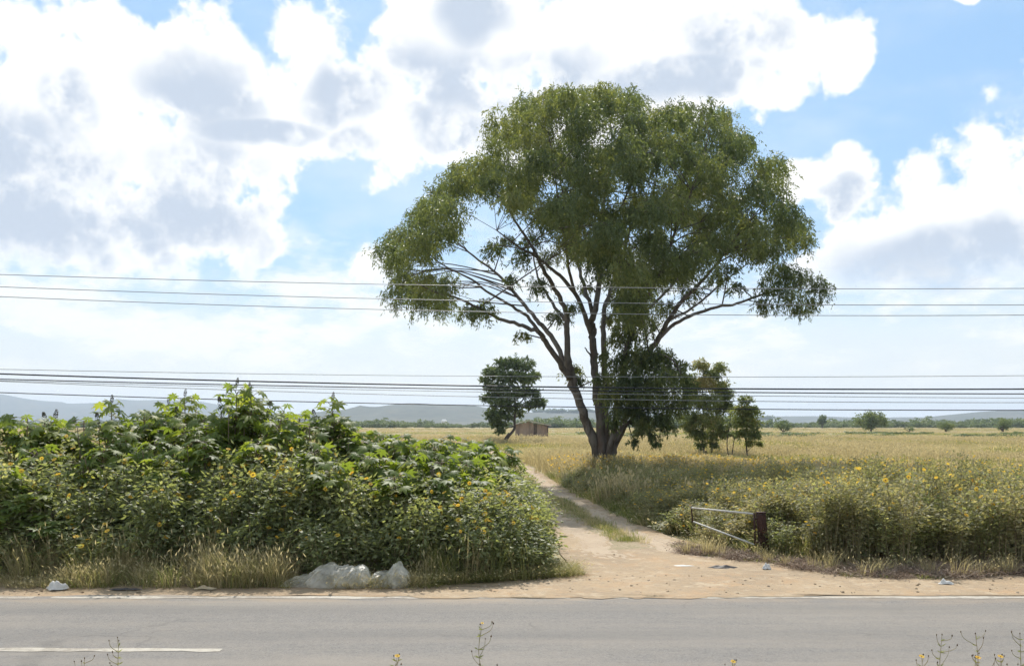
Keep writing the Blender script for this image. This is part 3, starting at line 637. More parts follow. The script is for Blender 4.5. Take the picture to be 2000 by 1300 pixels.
build_tree('sapling_tree', 'bare-stemmed twin-trunk sapling between the young eucalyptus and the slender sapling', 70,
           [(1426, 901, 0, 2), (1426, 892, 0, 1.6)],
           [[(1424, 898, 0, 1.6), (1420, 865, 0, 1.2), (1424, 835, 0, .9), (1430, 800, 0, .5)], [(1428, 898, .1, 1.5), (1433, 865, .1, 1.1), (1437, 840, .1, .8), (1436, 810, .1, .4)]],
           px_lobes([(1432, 805, 12, 0), (1438, 825, 12, .2), (1424, 830, 9, 0), (1428, 848, 8, .2)], 70),
           M['sapling'], M['darkbark'], M['darkbark'], 60, 10, 0.25, 0.08, 0.3, base_px=(1426, 901), strand_len=0.5)
build_tree('track_side_tree', 'round-crowned dark tree with crooked leaning trunk far down the track', 122,
           [(984, 870, 0, 5), (988, 858, 0, 4), (996, 846, 0, 3.6)],
           [[(994, 850, 0, 3.6), (1004, 838, 0, 3.2), (1005, 810, 0, 2.8), (1006, 785, 0, 2.2), (1000, 750, 0, 1.5), (990, 720, 0, .8)],
            [(1005, 800, 0, 2), (1025, 775, 1, 1.4), (1035, 745, 1, .8)], [(1005, 808, 0, 1.6), (985, 785, -1, 1.2), (965, 760, -1, .7)], [(1006, 790, 0, 1.2), (1035, 790, 0, .9), (1055, 785, 0, .5)]],
           px_lobes([(985, 712, 17, 0), (1008, 712, 16, 1), (1028, 715, 17, 0), (960, 728, 16, 0), (1042, 735, 13, 1), (978, 735, 22, -1), (1005, 740, 22, 0), (1030, 742, 16, -1), (952, 745, 12, 0), (968, 762, 20, 0), (995, 768, 22, -1), (1020, 770, 16, 1), (1042, 768, 13, 0),
                     (1052, 782, 12, 0), (955, 775, 14, 0), (975, 790, 20, -1), (1000, 795, 18, -.5), (1035, 792, 12, 0), (966, 812, 18, 0), (985, 815, 18, 0), (972, 830, 16, .5), (1058, 792, 7, 0), (1015, 808, 10, 1), (978, 842, 8, .5)], 122),
           M['fartree'], M['darkbark'], M['darkbark'], 75, 11, 0.42, 0.17, 0.15, base_px=(984, 870.0), strand_len=0.6, twig_r=0.06)


def far_bush(name, label, px, Y, w, h, n, cat='tree', trunk=True):
    """w,h in metres"""
    base = np.array([(px - CX) / F * Y, Y, 0.0]); root = thing(name, label, cat, tuple(base), 'trees dotted over the far field')
    tb = MB()
    for _ in range(4):
        e = np.array([rng.normal() * w * 0.2, rng.normal() * w * 0.2, h * 0.6])
        V, Fq = tube(smooth_path([[0, 0, -0.1], e * [0.3, 0.3, 0.4], e], 4), np.linspace(0.22, 0.06, 9), 6); tb.add(V, Fq)
    link('trunk', tb.mesh('trunk', M['darkbark']), root)
    lb = MB(); k = n // 12
    cl = unit(rng.normal(size=(k, 3))) * (rng.random((k, 1)) ** 0.5) * np.array([w * 0.42, w * 0.42, h * 0.36]); cl[:, 2] += h * 0.55
    for c in cl:
        rr = rng.uniform(0.12, 0.2) * min(w, h * 1.2); m = 60
        pos = c + unit(rng.normal(size=(m, 3))) * rr * rng.random((m, 1)) ** 0.4; pos[:, 2] = np.maximum(pos[:, 2], 0.1)
        V, Fq = leaf_cards(pos, rand_dirs(m, 0.3), rng.normal(size=(m, 3)), h * 0.085, h * 0.05); lb.add(V, Fq, 0, np.clip(rng.normal(0.4, 0.2) + rng.normal(size=m) * 0.15, 0, 1), False)
    link('foliage', lb.mesh('foliage', M['fartree']), root, kind='stuff')


far_bush('field_tree', 'largest broad dark tree standing in the far right field', 1702, 330, 13.5, 8.2, 720)
far_bush('field_tree', 'low spreading tree at the left of the far field, nearest the saplings', 1530, 300, 7.0, 4.4, 360)
far_bush('field_bush', 'rounded bush between the broad tree and the right edge of the far field', 1848, 320, 6.8, 3.9, 360, 'bush')
far_bush('field_bush', 'dark rounded bush close to the right edge of the far field', 1959, 320, 6.6, 5.2, 360, 'bush')
far_bush('field_bush', 'lowest dark bush just right of the broad field tree', 1777, 330, 4.6, 2.3, 240, 'bush')
far_bush('field_tree', 'taller round tree sticking out of the distant treeline', 1606, 640, 8.0, 11, 360)

# ------------------------------------------------------------------ instanced ground cover
def scatter(name, protos, pts, rot, scl, idx, label, cat):
    me = bpy.data.meshes.new(name); n = len(pts)
    me.vertices.add(n); me.vertices.foreach_set('co', np.asarray(pts, np.float32).ravel())
    a = me.attributes.new('rot', 'FLOAT_VECTOR', 'POINT'); a.data.foreach_set('vector', np.asarray(rot, np.float32).ravel())
    a = me.attributes.new('scl', 'FLOAT_VECTOR', 'POINT'); a.data.foreach_set('vector', np.asarray(scl, np.float32).ravel())
    a = me.attributes.new('pid', 'INT', 'POINT'); a.data.foreach_set('value', np.asarray(idx, np.int32))
    o = link(name, me, None, label=label, category=cat, kind='stuff')
    c = bpy.data.collections.new(name + '_pieces')
    for i, pm in enumerate(protos):
        c.objects.link(bpy.data.objects.new('%s_piece_%02d' % (name, i), pm))
    ng = bpy.data.node_groups.new(name, 'GeometryNodeTree')
    ng.interface.new_socket('Geometry', in_out='INPUT', socket_type='NodeSocketGeometry'); ng.interface.new_socket('Geometry', in_out='OUTPUT', socket_type='NodeSocketGeometry')
    N, L = ng.nodes, ng.links
    gi = N.new('NodeGroupInput'); go = N.new('NodeGroupOutput'); ip = N.new('GeometryNodeInstanceOnPoints'); ci = N.new('GeometryNodeCollectionInfo')
    ci.inputs['Collection'].default_value = c; ci.inputs['Separate Children'].default_value = True; ci.inputs['Reset Children'].default_value = True
    ip.inputs['Pick Instance'].default_value = True
    L.new(gi.outputs[0], ip.inputs['Points']); L.new(ci.outputs[0], ip.inputs['Instance'])
    for nm, ty_, s_ in (('rot', 'FLOAT_VECTOR', 'Rotation'), ('scl', 'FLOAT_VECTOR', 'Scale'), ('pid', 'INT', 'Instance Index')):
        q = N.new('GeometryNodeInputNamedAttribute'); q.data_type = ty_; q.inputs['Name'].default_value = nm
        L.new(q.outputs['Attribute'], ip.inputs[s_])
    L.new(ip.outputs[0], go.inputs[0])
    o.modifiers.new('scatter', 'NODES').node_group = ng
    return o


def rots(n, tilt=0.12):
    return np.stack([rng.normal(size=n) * tilt, rng.normal(size=n) * tilt, rng.uniform(0, 6.283, n)], 1)


def blades(n, rad, h, w, lean=0.35, seed_heads=0.0):
    """Bent tapering blades as two quads each."""
    a = rng.uniform(0, 6.283, n); rr = rad * np.sqrt(rng.random(n)); p = np.stack([rr * np.cos(a), rr * np.sin(a), np.full(n, -0.02)], 1)
    hh = h * rng.uniform(0.55, 1.1, n); ln = unit(rng.normal(size=(n, 3)) * [1, 1, 0]) * lean * rng.random((n, 1)) + np.stack([np.cos(a), np.sin(a), 0 * a], 1) * lean * 0.5 * (rr / rad)[:, None]
    side = unit(np.cross(ln + [1e-3, 0, 0], [0, 0, 1.0]) + 0.5 * rng.normal(size=(n, 3)) * [1, 1, 0])
    m = p + ln * hh[:, None] * 0.35; m[:, 2] = hh * 0.58
    t = p + ln * hh[:, None] * 1.1; t[:, 2] = hh
    ww = w * rng.uniform(0.6, 1.3, n)[:, None]
    V = np.stack([p - side * ww * .5, p + side * ww * .5, m + side * ww * .42, m - side * ww * .42, t + side * ww * .06, t - side * ww * .06], 1).reshape(-1, 3)
    i = np.arange(n)[:, None] * 6
    Fq = np.concatenate([i + [0, 1, 2, 3], i + [3, 2, 4, 5]])
    r = np.tile(rng.random(n), 2)
    return V, Fq, r, t


def grass_proto(name, n, rad, h, w, mat, lean=0.35, heads=False, extra=None):
    b = MB(); V, Fq, r, t = blades(n, rad, h, w, lean); b.add(V, Fq, 0, r, False)
    if heads:
        k = rng.choice(n, n // 3, replace=False)
        V, Fq = leaf_cards(t[k] - [0, 0, 0.03], np.stack([rng.normal(size=len(k)) * .4, rng.normal(size=len(k)) * .4, np.ones(len(k))], 1), rng.normal(size=(len(k), 3)), h * 0.16, w * 2.6)
        b.add(V, Fq, 0, 0.9, False)
    mats = [mat]
    if extra:
        mats += [extra[0]]; m = extra[1]; k = rng.choice(n, m)
        for kk in k:
            V, Fq = flower_geo(extra[2]); b.add(V[:, [0, 1, 2]] + t[kk] + [0, 0, 0.01], Fq, 1, None, False)
    return b.mesh(name, mats)


def flower_geo(d, petals=9):
    """Ray florets: pointed quads round a centre, cupped a little, facing up and out."""
    a = np.arange(petals) * 2 * math.pi / petals + rng.random()
    pos = np.zeros((petals, 3)); dv = np.stack([np.cos(a), np.sin(a), np.full(petals, 0.12)], 1)
    V, Fq = leaf_cards(pos + dv * d * 0.05, dv, np.tile([0, 0, 1.0], (petals, 1)), d * 0.5, d * 0.24, 0.6, 0.05)
    tx = rng.uniform(0.3, 1.1); tz = rng.uniform(0, 6.283)
    R = np.array(Matrix.Rotation(tz, 3, 'Z') @ Matrix.Rotation(tx, 3, 'X')); return V @ R.T, Fq


def weed_proto(name, h, stems, leaves, flowers, mats, spread=0.25, leaf=0.085, fl=0.08):
    b = MB(); tops = []
    for _ in range(stems):
        a = rng.uniform(0, 6.283); e = np.array([math.cos(a), math.sin(a), 0]) * spread * rng.random()
        hh = h * rng.uniform(0.7, 1.05)
        pth = smooth_path([e * 0.25 + [0, 0, -0.03], e * 0.6 + [0, 0, hh * 0.5] + rng.normal(size=3) * 0.03, e * 1.4 + [0, 0, hh]], 3)
        V, Fq = tube(pth, np.linspace(0.0085, 0.003, len(pth)), 3, False); b.add(V, Fq, 1)
        n = leaves // stems; t = rng.beta(2.0, 1.1, n) * (len(pth) - 1.001); i = t.astype(int); fr = (t - i)[:, None]
        pos = pth[i] * (1 - fr) + pth[i + 1] * fr
        a2 = rng.uniform(0, 6.283, n); out = np.stack([np.cos(a2), np.sin(a2), rng.normal(size=n) * 0.5 + 0.1], 1)
        pos = pos + out * rng.random((n, 1)) * 0.16
        V, Fq = leaf_cards(pos, out, np.array([0, 0, 1.0]) + rng.normal(size=(n, 3)) * 0.55, leaf * rng.uniform(.6, 1.3, n), leaf * 0.5 * rng.uniform(.6, 1.2, n))
        b.add(V, Fq, 0, rng.random(n), False)
        tops.append(pth[-1]); tops.append(pth[-1] * [1, 1, .88] + rng.normal(size=3) * [0.09, .09, .05])
    for k in range(flowers):
        V, Fq = flower_geo(fl * rng.uniform(.8, 1.2)); b.add(V + tops[k % len(tops)] + [0, 0, 0.01], Fq, 2, None, False)
    return b.mesh(name, mats)


# field of ripe grass and small yellow flowers
fm = [grass_proto('g', 70, 0.55, 0.85, 0.022, M['field'], 0.4, True), grass_proto('g', 70, 0.6, 0.75, 0.024, M['field'], 0.5, True),
      grass_proto('g', 60, 0.6, 0.8, 0.024, M['field'], 0.45, True, (M['yellow'], 12, 0.10)), grass_proto('g', 60, 0.55, 0.7, 0.024, M['green'], 0.45, True, (M['yellow'], 3, 0.10)), grass_proto('g', 60, 0.6, 0.6, 0.022, M['straw'], 0.55, True)]


def field_pts(n, y0, y1, power=1.0):
    y = y0 + (y1 - y0) * rng.random(n) ** power
    x = rng.uniform(-1, 1, n) * (y * 0.66 + 6)
    return np.stack([x, y, np.zeros(n)], 1)


pts = field_pts(19000, 27, 150, 1.25)
on = (pts[:, 0] > tL(pts[:, 1]) - 0.4) & (pts[:, 0] < tR(pts[:, 1]) + 0.35)
hid = (pts[:, 0] < tL(pts[:, 1])) & (pts[:, 1] < 60)
shade = (pts[:, 1] < 45) & (pts[:, 0] < 11) & (pts[:, 0] > tR(pts[:, 1])) & (rng.random(len(pts)) < .85)
pts = pts[~on & ~hid & ~shade]; n = len(pts)
patch = np.sin(pts[:, 0] * 0.21 + 1.3 * np.sin(pts[:, 1] * 0.11)) + 0.8 * np.sin(pts[:, 1] * 0.17 + pts[:, 0] * 0.07) + rng.normal(size=n) * 0.6
near = (pts[:, 1] < 55) & (pts[:, 1] > 40)
patch2 = np.sin(pts[:, 0] * .13 - 2 * np.sin(pts[:, 1] * .05)) + np.sin(pts[:, 1] * .09 + 1.7 * np.sin(pts[:, 0] * .06)) + rng.normal(size=n) * .35
idx = np.where(near & (patch > 0.35), 2, np.where(patch < -1.0, 3, np.where(patch2 > .7, 4, rng.integers(0, 2, n))))
s = rng.uniform(0.75, 1.25, n) * (1.0 + np.clip((pts[:, 1] - 60) / 140, 0, 0.6)); hs = s * np.clip(1.0 - (pts[:, 1] - 60) / 220, 0.55, 1) * (1 + .28 * np.tanh(-patch2))
scatter('field_grass', fm, pts, rots(n, 0.08), np.stack([s, s, hs], 1), idx, 'dry golden grass with small yellow flowers covering the wide field', 'grass')
pts = field_pts(9000, 150, 620, 1.3); n = len(pts)
pts = pts[(pts[:, 0] > tR(pts[:, 1]) + 1) | (pts[:, 1] > 165)]; n = len(pts)
s = rng.uniform(2.2, 4.0, n)
scatter('field_grass', fm[:2] + fm[3:4], pts, rots(n, 0.05), np.stack([s, s, 0.6 * rng.uniform(0.5, 1.1, n)], 1), np.where(np.sin(pts[:, 1] * 0.03 + pts[:, 0] * 0.004) > 0.55, 2, rng.integers(0, 2, n)), 'short pale grass of the distant field below the treeline', 'grass')

# weeds: the tall flowering band on the right, greener near the track
wm = [weed_proto('w', 1.6, 6, 330, 2, [M['weed'], M['weed_stem'], M['petal']]), weed_proto('w', 1.75, 6, 360, 5, [M['weed'], M['weed_stem'], M['yellow']]),
      weed_proto('w', 1.5, 7, 380, 1, [M['weed'], M['weed_stem'], M['petal']], 0.35), weed_proto('w', 1.35, 6, 330, 0, [M['shrub'], M['weed_stem'], M['petal']], 0.35)]


def weed_front(x): return 18.3 + np.clip((6.6 - x) * 1.6, 0, 9)


m_ = 2600
x = rng.uniform(3.2, 24, m_); y = rng.uniform(18.3, 33, m_)
ok = (y > weed_front(x) + 0.7) & (x > tR(y) + 0.7) & (x < y * 0.72 + 2) & (np.hypot(x - 5.7, (y - 19.6) * .8) > 1.0)
x, y = x[ok], y[ok]; n = len(x)
hh = np.clip(1.12 - (y - 19) * 0.028, 0.55, 1.15) * rng.uniform(0.7, 1.2, n) * (1 + .14 * np.sin(x * 1.3 + y * .8) + .10 * np.sin(x * 2.9 - y * 1.7)) * np.clip(0.42 + (x - tR(y)) / 6.5, 0.42, 1)
idx = np.where((y > 22) & (rng.random(n) < 0.45), 1, np.where(rng.random(n) < 0.25, 3, rng.integers(0, 3, n)))
scatter('wildflower_weeds', wm, np.stack([x, y, 0 * x], 1), rots(n, 0.07), np.stack([hh * 0 + rng.uniform(.9, 1.25, n), hh * 0 + 1.05, hh], 1), idx, 'dense mass of tall flowering weeds behind the gate post on the right', 'weeds')
# green undergrowth beside the track and round the big tree
m_ = 2100
y = rng.uniform(19.5, 50, m_); x = tR(y) + rng.gamma(1.6, 2.0, m_) + 0.15
ok = (x < 14) & ~((y < 21.5) & (x < tR(y) + 0.5)); x, y = x[ok], y[ok]; n = len(x)
hh = np.clip(0.34 + (x - tR(y)) * 0.12, 0.3, 0.72) * rng.uniform(0.6, 1.35, n)
gm = [grass_proto('ug', 70, 0.4, 0.8, 0.02, M['green'], 0.5), wm[3], grass_proto('ug', 60, 0.45, 0.9, 0.018, M['straw'], 0.5, True), wm[2]]
scatter('track_side_undergrowth', gm, np.stack([x, y, 0 * x], 1), rots(n, 0.1), np.stack([rng.uniform(.8, 1.3, n), rng.uniform(.8, 1.3, n), hh], 1),
        np.where(rng.random(n) < 0.4, rng.choice([1, 3], n), rng.choice([0, 0, 2], n)), 'green grass and low weeds along the right side of the track', 'weeds')
# grass strip between the wheel ruts, and low tufts at the left rim
yy = np.concatenate([rng.uniform(21.2, 34, 260), rng.uniform(34, 70, 140)]); xx = (tL(yy) + tR(yy)) / 2 + 0.12 + rng.normal(size=len(yy)) * 0.16
keep = (np.sin(yy * 1.7) > -0.75) | (yy > 24.5); xx, yy = xx[keep], yy[keep]; n = len(xx)
low = [grass_proto('lg', 40, 0.16, 0.16, 0.009, M['green'], 0.8), grass_proto('lg', 40, 0.16, 0.2, 0.009, M['straw'], 0.7)]
scatter('track_centre_grass', low, np.stack([xx, yy, 0 * xx + 0.03], 1), rots(n), np.repeat(rng.uniform(.6, 1.3, (n, 1)), 3, 1), (rng.random(n) < 0.3).astype(int), 'low grass strip growing between the wheel ruts of the track', 'grass')
# verge grasses, left: straw in front of the thicket, green toward the track mouth
m_ = 760
x = np.concatenate([rng.uniform(-14, -0.2, m_), rng.uniform(-2.0, 1.25, 300)]); y = np.concatenate([15.95 + rng.gamma(1.5, 0.24, m_), rng.uniform(16.2, 18.2, 300)])
y = np.where(x > -1.5, np.maximum(y, 16.3 + (x + 1.5) * 0.35), y)
ok = (x < np.minimum(1.25, tL(y) + 0.45)) & ((np.sin(x * 2.3 + 1) + np.sin(x * 5.1 + y * 3) + rng.normal(size=len(x)) * .7 > -0.35) | (x > -1.8)); x, y = x[ok], y[ok]
x = np.append(x, np.where(rng.random(60) < .62, rng.uniform(-10, -4.7, 60), rng.uniform(-1.7, .3, 60))); y = np.append(y, rng.uniform(16.5, 16.9, 60)); n = len(x)
bump = 0.30 + 0.50 * np.exp(-((x + 4.6) / 0.9) ** 2) + 0.35 * np.exp(-((x + 6.6) / 1.3) ** 2) + 0.1 * np.sin(x * 3)
bump = np.where(x > -1.9, 0.28, bump); bump[-60:] = 1.0; bump = np.where((x > -4.3) & (x < -1.8) & (y < 16.35), 0.25, bump)
vg = [grass_proto('vg', 46, 0.16, 0.75, 0.008, M['straw'], 0.45, True), grass_proto('vg', 40, 0.2, 0.7, 0.009, M['green'], 0.5), grass_proto('vg', 46, 0.2, 0.8, 0.007, M['straw'], 0.6, True)]
scatter('roadside_grass', vg, np.stack([x, y, 0 * x], 1), rots(n), np.stack([rng.uniform(.8, 1.2, n), rng.uniform(.8, 1.2, n), bump * rng.uniform(.35, 1.35, n)], 1),
        np.where(x > -1.6, np.where(rng.random(n) < .7, 1, 0), rng.choice([0, 0, 1, 2], n)), 'dry straw-coloured verge grass at the foot of the left thicket', 'grass')
# right verge: dead brush and low tufts


def brush_proto(name, n, rad):
    b = MB()
    for _ in range(n):
        p = np.append(rng.normal(size=2) * rad * 0.5, 0.01); a = rng.uniform(0, 6.283); e = p + np.array([math.cos(a), math.sin(a), rng.uniform(0.05, 0.9)]) * rng.uniform(0.12, 0.4)
        V, Fq = tube(smooth_path([p, (p + e) / 2 + rng.normal(size=3) * 0.03, e], 2), np.linspace(0.006, 0.002, 5), 3, False); b.add(V, Fq)
    m = n * 3; pos = rng.normal(size=(m, 3)) * [rad * .6, rad * .6, 0.07] + [0, 0, 0.08]; pos[:, 2] = np.abs(pos[:, 2])
    V, Fq = leaf_cards(pos, rand_dirs(m), rng.normal(size=(m, 3)), 0.06, 0.03); b.add(V, Fq, 0, rng.random(m), False)
    return b.mesh(name, [M['twig']])


bp_ = [brush_proto('db', 40, 0.3), brush_proto('db', 34, 0.25), low[0], vg[0]]
m_ = 820
x = rng.uniform(4.0, 16, m_); y = 16.95 + np.clip((6.6 - x) * 1.2, 0, 3.4) + .25 * np.sin(x * 1.4) + rng.gamma(2.2, 0.33, m_)
n = m_; s = rng.uniform(.5, 1.1, n)
scatter('dry_brush', bp_, np.stack([x, y, 0 * x + 0.012], 1), rots(n, .1), np.stack([s, s, s * .55], 1), rng.choice([0, 0, 0, 1, 1, 1, 2, 2, 2, 3], n), 'brown dead brush and litter along the right verge', 'brush')

# small stones and clods on verge and track
sm = []
for k in range(3):
    b = MB(); a = np.arange(7) * 2 * math.pi / 7; ring = np.stack([np.cos(a), np.sin(a), 0 * a], 1) * (0.8 + 0.4 * rng.random((7, 1)))
    up = ring * 0.6 + [0, 0, 0.55 + .2 * rng.random()]; V = np.concatenate([ring + [0, 0, -.1], up, [[0, 0, .75]]])
    q = np.arange(7); q2 = (q + 1) % 7
    b.add(V, np.concatenate([np.stack([q, q2, 7 + q2, 7 + q], 1), np.stack([7 + q, 7 + q2, np.full(7, 14), np.full(7, -1)], 1)]), 0, None, False); sm.append(b.mesh('st', [M['dirt'] if k else M['rut']]))
n = 1500; x = rng.uniform(-12, 14, n); y = np.where(rng.random(n) < .6, rng.uniform(15.25, 17.2, n), rng.uniform(17, 26, n)); ok = (y < 17.2) | ((x > tL(y)) & (x < tR(y)))
x, y = x[ok], y[ok]; n = len(x); s = 0.006 + 0.03 * rng.random(n) ** 6
scatter('gravel', sm, np.stack([x, y, 0 * x + 0.018], 1), rots(n, .3), np.stack([s * 1.2, s, s * .8], 1), rng.integers(0, 3, n), 'scattered small stones and clods on the dirt verge', 'gravel')

# far treeline and low hedge banks
fw = []
for k in range(4):
    b = MB()
    for _ in range(12):
        c = rng.normal(size=3) * [0.34, .34, .2] + [0, 0, .55]; m = 34
        pos = c + unit(rng.normal(size=(m, 3))) * .24 * rng.random((m, 1)) ** .4; pos[:, 2] = np.maximum(pos[:, 2], .02)
        V, Fq = leaf_cards(pos, rand_dirs(m, .2), rng.normal(size=(m, 3)), .17, .12); b.add(V, Fq, 0, np.clip(rng.normal(.4, .2) + rng.normal(size=m) * .1, 0, 1), False)
    fw.append(b.mesh('fw', [M['fartree']]))
n = 1500; y = rng.uniform(680, 900, n); x = rng.uniform(-0.75, .75, n) * y
s = rng.uniform(5, 9, n) * np.where(rng.random(n) < .12, 1.5, 1); s *= 0.75 + 0.35 * np.sin(x * .013 + 2) * np.sin(x * 0.031)
scatter('far_woodland', fw, np.stack([x, y, 0 * x], 1), rots(n, 0), np.stack([s * 1.4, s * 1.2, s * .85], 1), rng.integers(0, 4, n), 'hazy dark treeline along the far edge of the field', 'woodland')
n = 500; y = np.where(rng.random(n) < .6, rng.normal(190, 3, n), rng.normal(250, 6, n)); x = rng.uniform(20, 175, n)
keep = np.sin(x * .13) + np.sin(x * .31 + 1) + rng.normal(size=n) * .6 > .4; x, y = x[keep], y[keep]; n = len(x); s = rng.uniform(.9, 2.2, n)
scatter('field_bank_scrub', fw, np.stack([x, y, 0 * x], 1), rots(n, 0), np.stack([s * 2, s, s * .45], 1), rng.integers(0, 4, n), 'low dark scrub along a bank across the far field', 'scrub')
n = 240; px = rng.uniform(1040, 1500, n); Yh = 3500.0
yv = np.full(n, Yh - 60); zz = np.maximum(0, H - (np.interp(px, [1000, 1060, 1140, 1220, 1320, 1420], [807, 805, 805, 809, 815, 818]) - HY) / F * Yh - 4)
s = rng.uniform(9, 16, n)
scatter('ridge_trees', fw, np.stack([(px - CX) / F * Yh, yv, zz], 1), rots(n, 0), np.stack([s, s, s * 1.1], 1), rng.integers(0, 4, n), 'tiny trees along the crest of the distant ridge', 'woodland')

# ------------------------------------------------------------------ left thicket: castor bean plants
def castor_leaf_mesh(k):
    b = MB(); lobes_n = 8 if k != 1 else 7; V = [[0, 0, 0]]; Fq = []
    for q in range(lobes_n):
        a = math.radians(-152 + 304 * q / (lobes_n - 1)); ln = 0.62 + 0.38 * math.cos(a / 2.1) ** 2; ln *= rng.uniform(.92, 1.06); w = 0.17 * ln + .02
        d = np.array([math.sin(a), math.cos(a), 0]); s = np.array([d[1], -d[0], 0])
        droop = rng.uniform(.22, .42)
        m0 = d * ln * .5; M0 = m0 + [0, 0, 0.035 - .25 * droop * .5]; Lp = m0 + s * w - [0, 0, .25 * droop * .5 + .02]; Rp = m0 - s * w - [0, 0, .25 * droop * .5 + .02]; T = d * ln - [0, 0, droop * ln * .8]
        o = len(V); V += [Lp, M0, Rp, T]
        Fq += [[0, o, o + 1, -1], [0, o + 1, o + 2, -1], [o, o + 3, o + 1, -1], [o + 1, o + 3, o + 2, -1]]
    b.add(np.array(V), np.array(Fq), 0, None, True); return b.mesh('castor_leaf', [M['castor']])


CL = [castor_leaf_mesh(k) for k in range(4)]


def spike_mesh(k):
    b = MB(); n = 34; t = np.sort(rng.random(n)); a = np.arange(n) * 2.4
    r = 0.045 * np.sin(math.pi * (0.15 + .8 * t)) + 0.016; V, Fq = tube([[0, 0, -.3], [0, 0, .38]], [.012, .005], 4); b.add(V, Fq)
    for i in range(n):
        c = np.array([math.cos(a[i]) * r[i], math.sin(a[i]) * r[i], t[i] * .36]); q = .017 + .011 * rng.random()
        oct_ = np.array([[1, 0, 0], [0, 1, 0], [-1, 0, 0], [0, -1, 0], [0, 0, 1.2], [0, 0, -1.2]]) * q * rng.uniform(.8, 1.2, (6, 1)) + c
        f = [[0, 1, 4, -1], [1, 2, 4, -1], [2, 3, 4, -1], [3, 0, 4, -1], [1, 0, 5, -1], [2, 1, 5, -1], [3, 2, 5, -1], [0, 3, 5, -1]]
        b.add(oct_, np.array(f), 0, None, True)
    return b.mesh('fruit_spike', [M['spike']])


SP = [spike_mesh(k) for k in range(3)]


def mat_of(pos, fwd, up, s):
    f = Vector(fwd).normalized(); u_ = Vector(up); u_ = (u_ - f * u_.dot(f)).normalized(); r = f.cross(u_)
    m = Matrix(((r.x, f.x, u_.x), (r.y, f.y, u_.y), (r.z, f.z, u_.z))).to_4x4()
    return Matrix.Translation(Vector(pos)) @ m @ Matrix.Scale(s, 4)


def castor_template(Hh, nl, ns):
    b = MB(); leaves = []; spikes = []
    lean = rng.normal(size=3) * [0.12, .12, 0]
    main = smooth_path([[0, 0, -.05], lean * .4 + [0, 0, Hh * .35], lean + [0, 0, Hh * .72]], 4)
    V, Fq = tube(main, np.linspace(.035, .02, len(main)), 6); b.add(V, Fq)
    tips = []
    nb = 4 + int(rng.integers(0, 2))
    for k in range(nb):
        st = main[int(rng.integers(len(main) // 3, len(main)))] if k else main[-1]
        a = k * 2.4 + rng.normal() * .4; out = np.array([math.cos(a), math.sin(a), 0]) * rng.uniform(.2, .55) * (1 if k else .15)
        top = np.array([st[0], st[1], 0]) + out + [0, 0, Hh * (rng.uniform(.76, .96) if k else 1.0) - (.26 if k else .36)]
        pth = smooth_path([st, st * .5 + top * .5 + out * .25, top], 4)
        V, Fq = tube(pth, np.linspace(.018, .010, len(pth)), 5); b.add(V, Fq); tips.append(pth)
    for q in range(nl):
        pth = tips[0 if q % 3 == 0 else q % nb]; t = rng.beta(1.9, .8) if q % 5 else rng.random() * .3
        p = pth[min(int(t * (len(pth) - 1) + .5), len(pth) - 1)]
        if q % 5 == 4: p = main[int(rng.integers(len(main) // 3, len(main)))]
        a = q * 2.4 + rng.normal() * .5; el = rng.uniform(-.1, .75); d = np.array([math.cos(a) * math.cos(el), math.sin(a) * math.cos(el), math.sin(el)])
        L = rng.uniform(.18, .38); e = p + d * L
        V, Fq = tube([p, (p + e) / 2 + [0, 0, .03], e], [.007, .006, .005], 4, False); b.add(V, Fq)
        fwd = np.array([d[0], d[1], rng.normal() * .25 - .25]); up = np.array([0, 0, .8]) + d * .5 + rng.normal(size=3) * .34
        leaves.append((mat_of(e, fwd, up, rng.uniform(.16, .29)), int(rng.integers(0, 4))))
    for q in range(ns):
        p = tips[q % nb][-1] - [0, 0, .03]; tl = rng.normal(size=3) * .1 + [0, 0, 1]
        spikes.append((mat_of(p + [0, 0, .19], np.cross(tl, [1, 0.2, 0]), tl, rng.uniform(.5, .85)), int(rng.integers(0, 3))))
    return b.mesh('stem', [M['castor_stem']]), leaves, spikes


CT = {}
for hk, hv in (('a', 3.9), ('b', 3.4), ('c', 3.0), ('d', 2.6)):
    CT[hk] = [(hv,) + castor_template(hv, 58, 2), (hv,) + castor_template(hv, 54, 1)]


def sector(px, row):
    for x1, ph in ((60, 'at the left frame edge'), (180, 'above the small white bag'), (420, 'above the dry straw grass'), (560, 'just left of the plastic sheeting'),
                   (680, 'behind sheeting, left half'), (810, 'behind sheeting, right half'), (930, 'right of the plastic sheeting'), (5000, 'beside the mouth of the track')):
        if px < x1: return row + ' row, ' + ph


def castor(px, py, Y, label=None, spikes=True):
    Hh = H - (py - HY) / F * Y
    tpl = min((t for v in CT.values() for t in v), key=lambda t: abs(t[0] - Hh) + rng.random() * .15)
    root = thing('castor_bean_plant', label or 'star-leaved castor bean plant, ' + sector(px, 'front' if Y < 18 else 'middle' if Y < 19.3 else 'back'), 'plant', ((px - CX) / F * Y, Y, 0), 'castor bean plants in the left thicket')
    root.rotation_euler[2] = rng.uniform(0, 6.283); root.scale = (1, 1, Hh / tpl[0])
    link('stem', tpl[1], root)
    for mt, k in tpl[2]:
        o = link('leaf', CL[k], root); o.matrix_local = mt
    for mt, k in (tpl[3] if spikes else []):
        o = link('fruit_spike', SP[k], root); o.matrix_local = mt


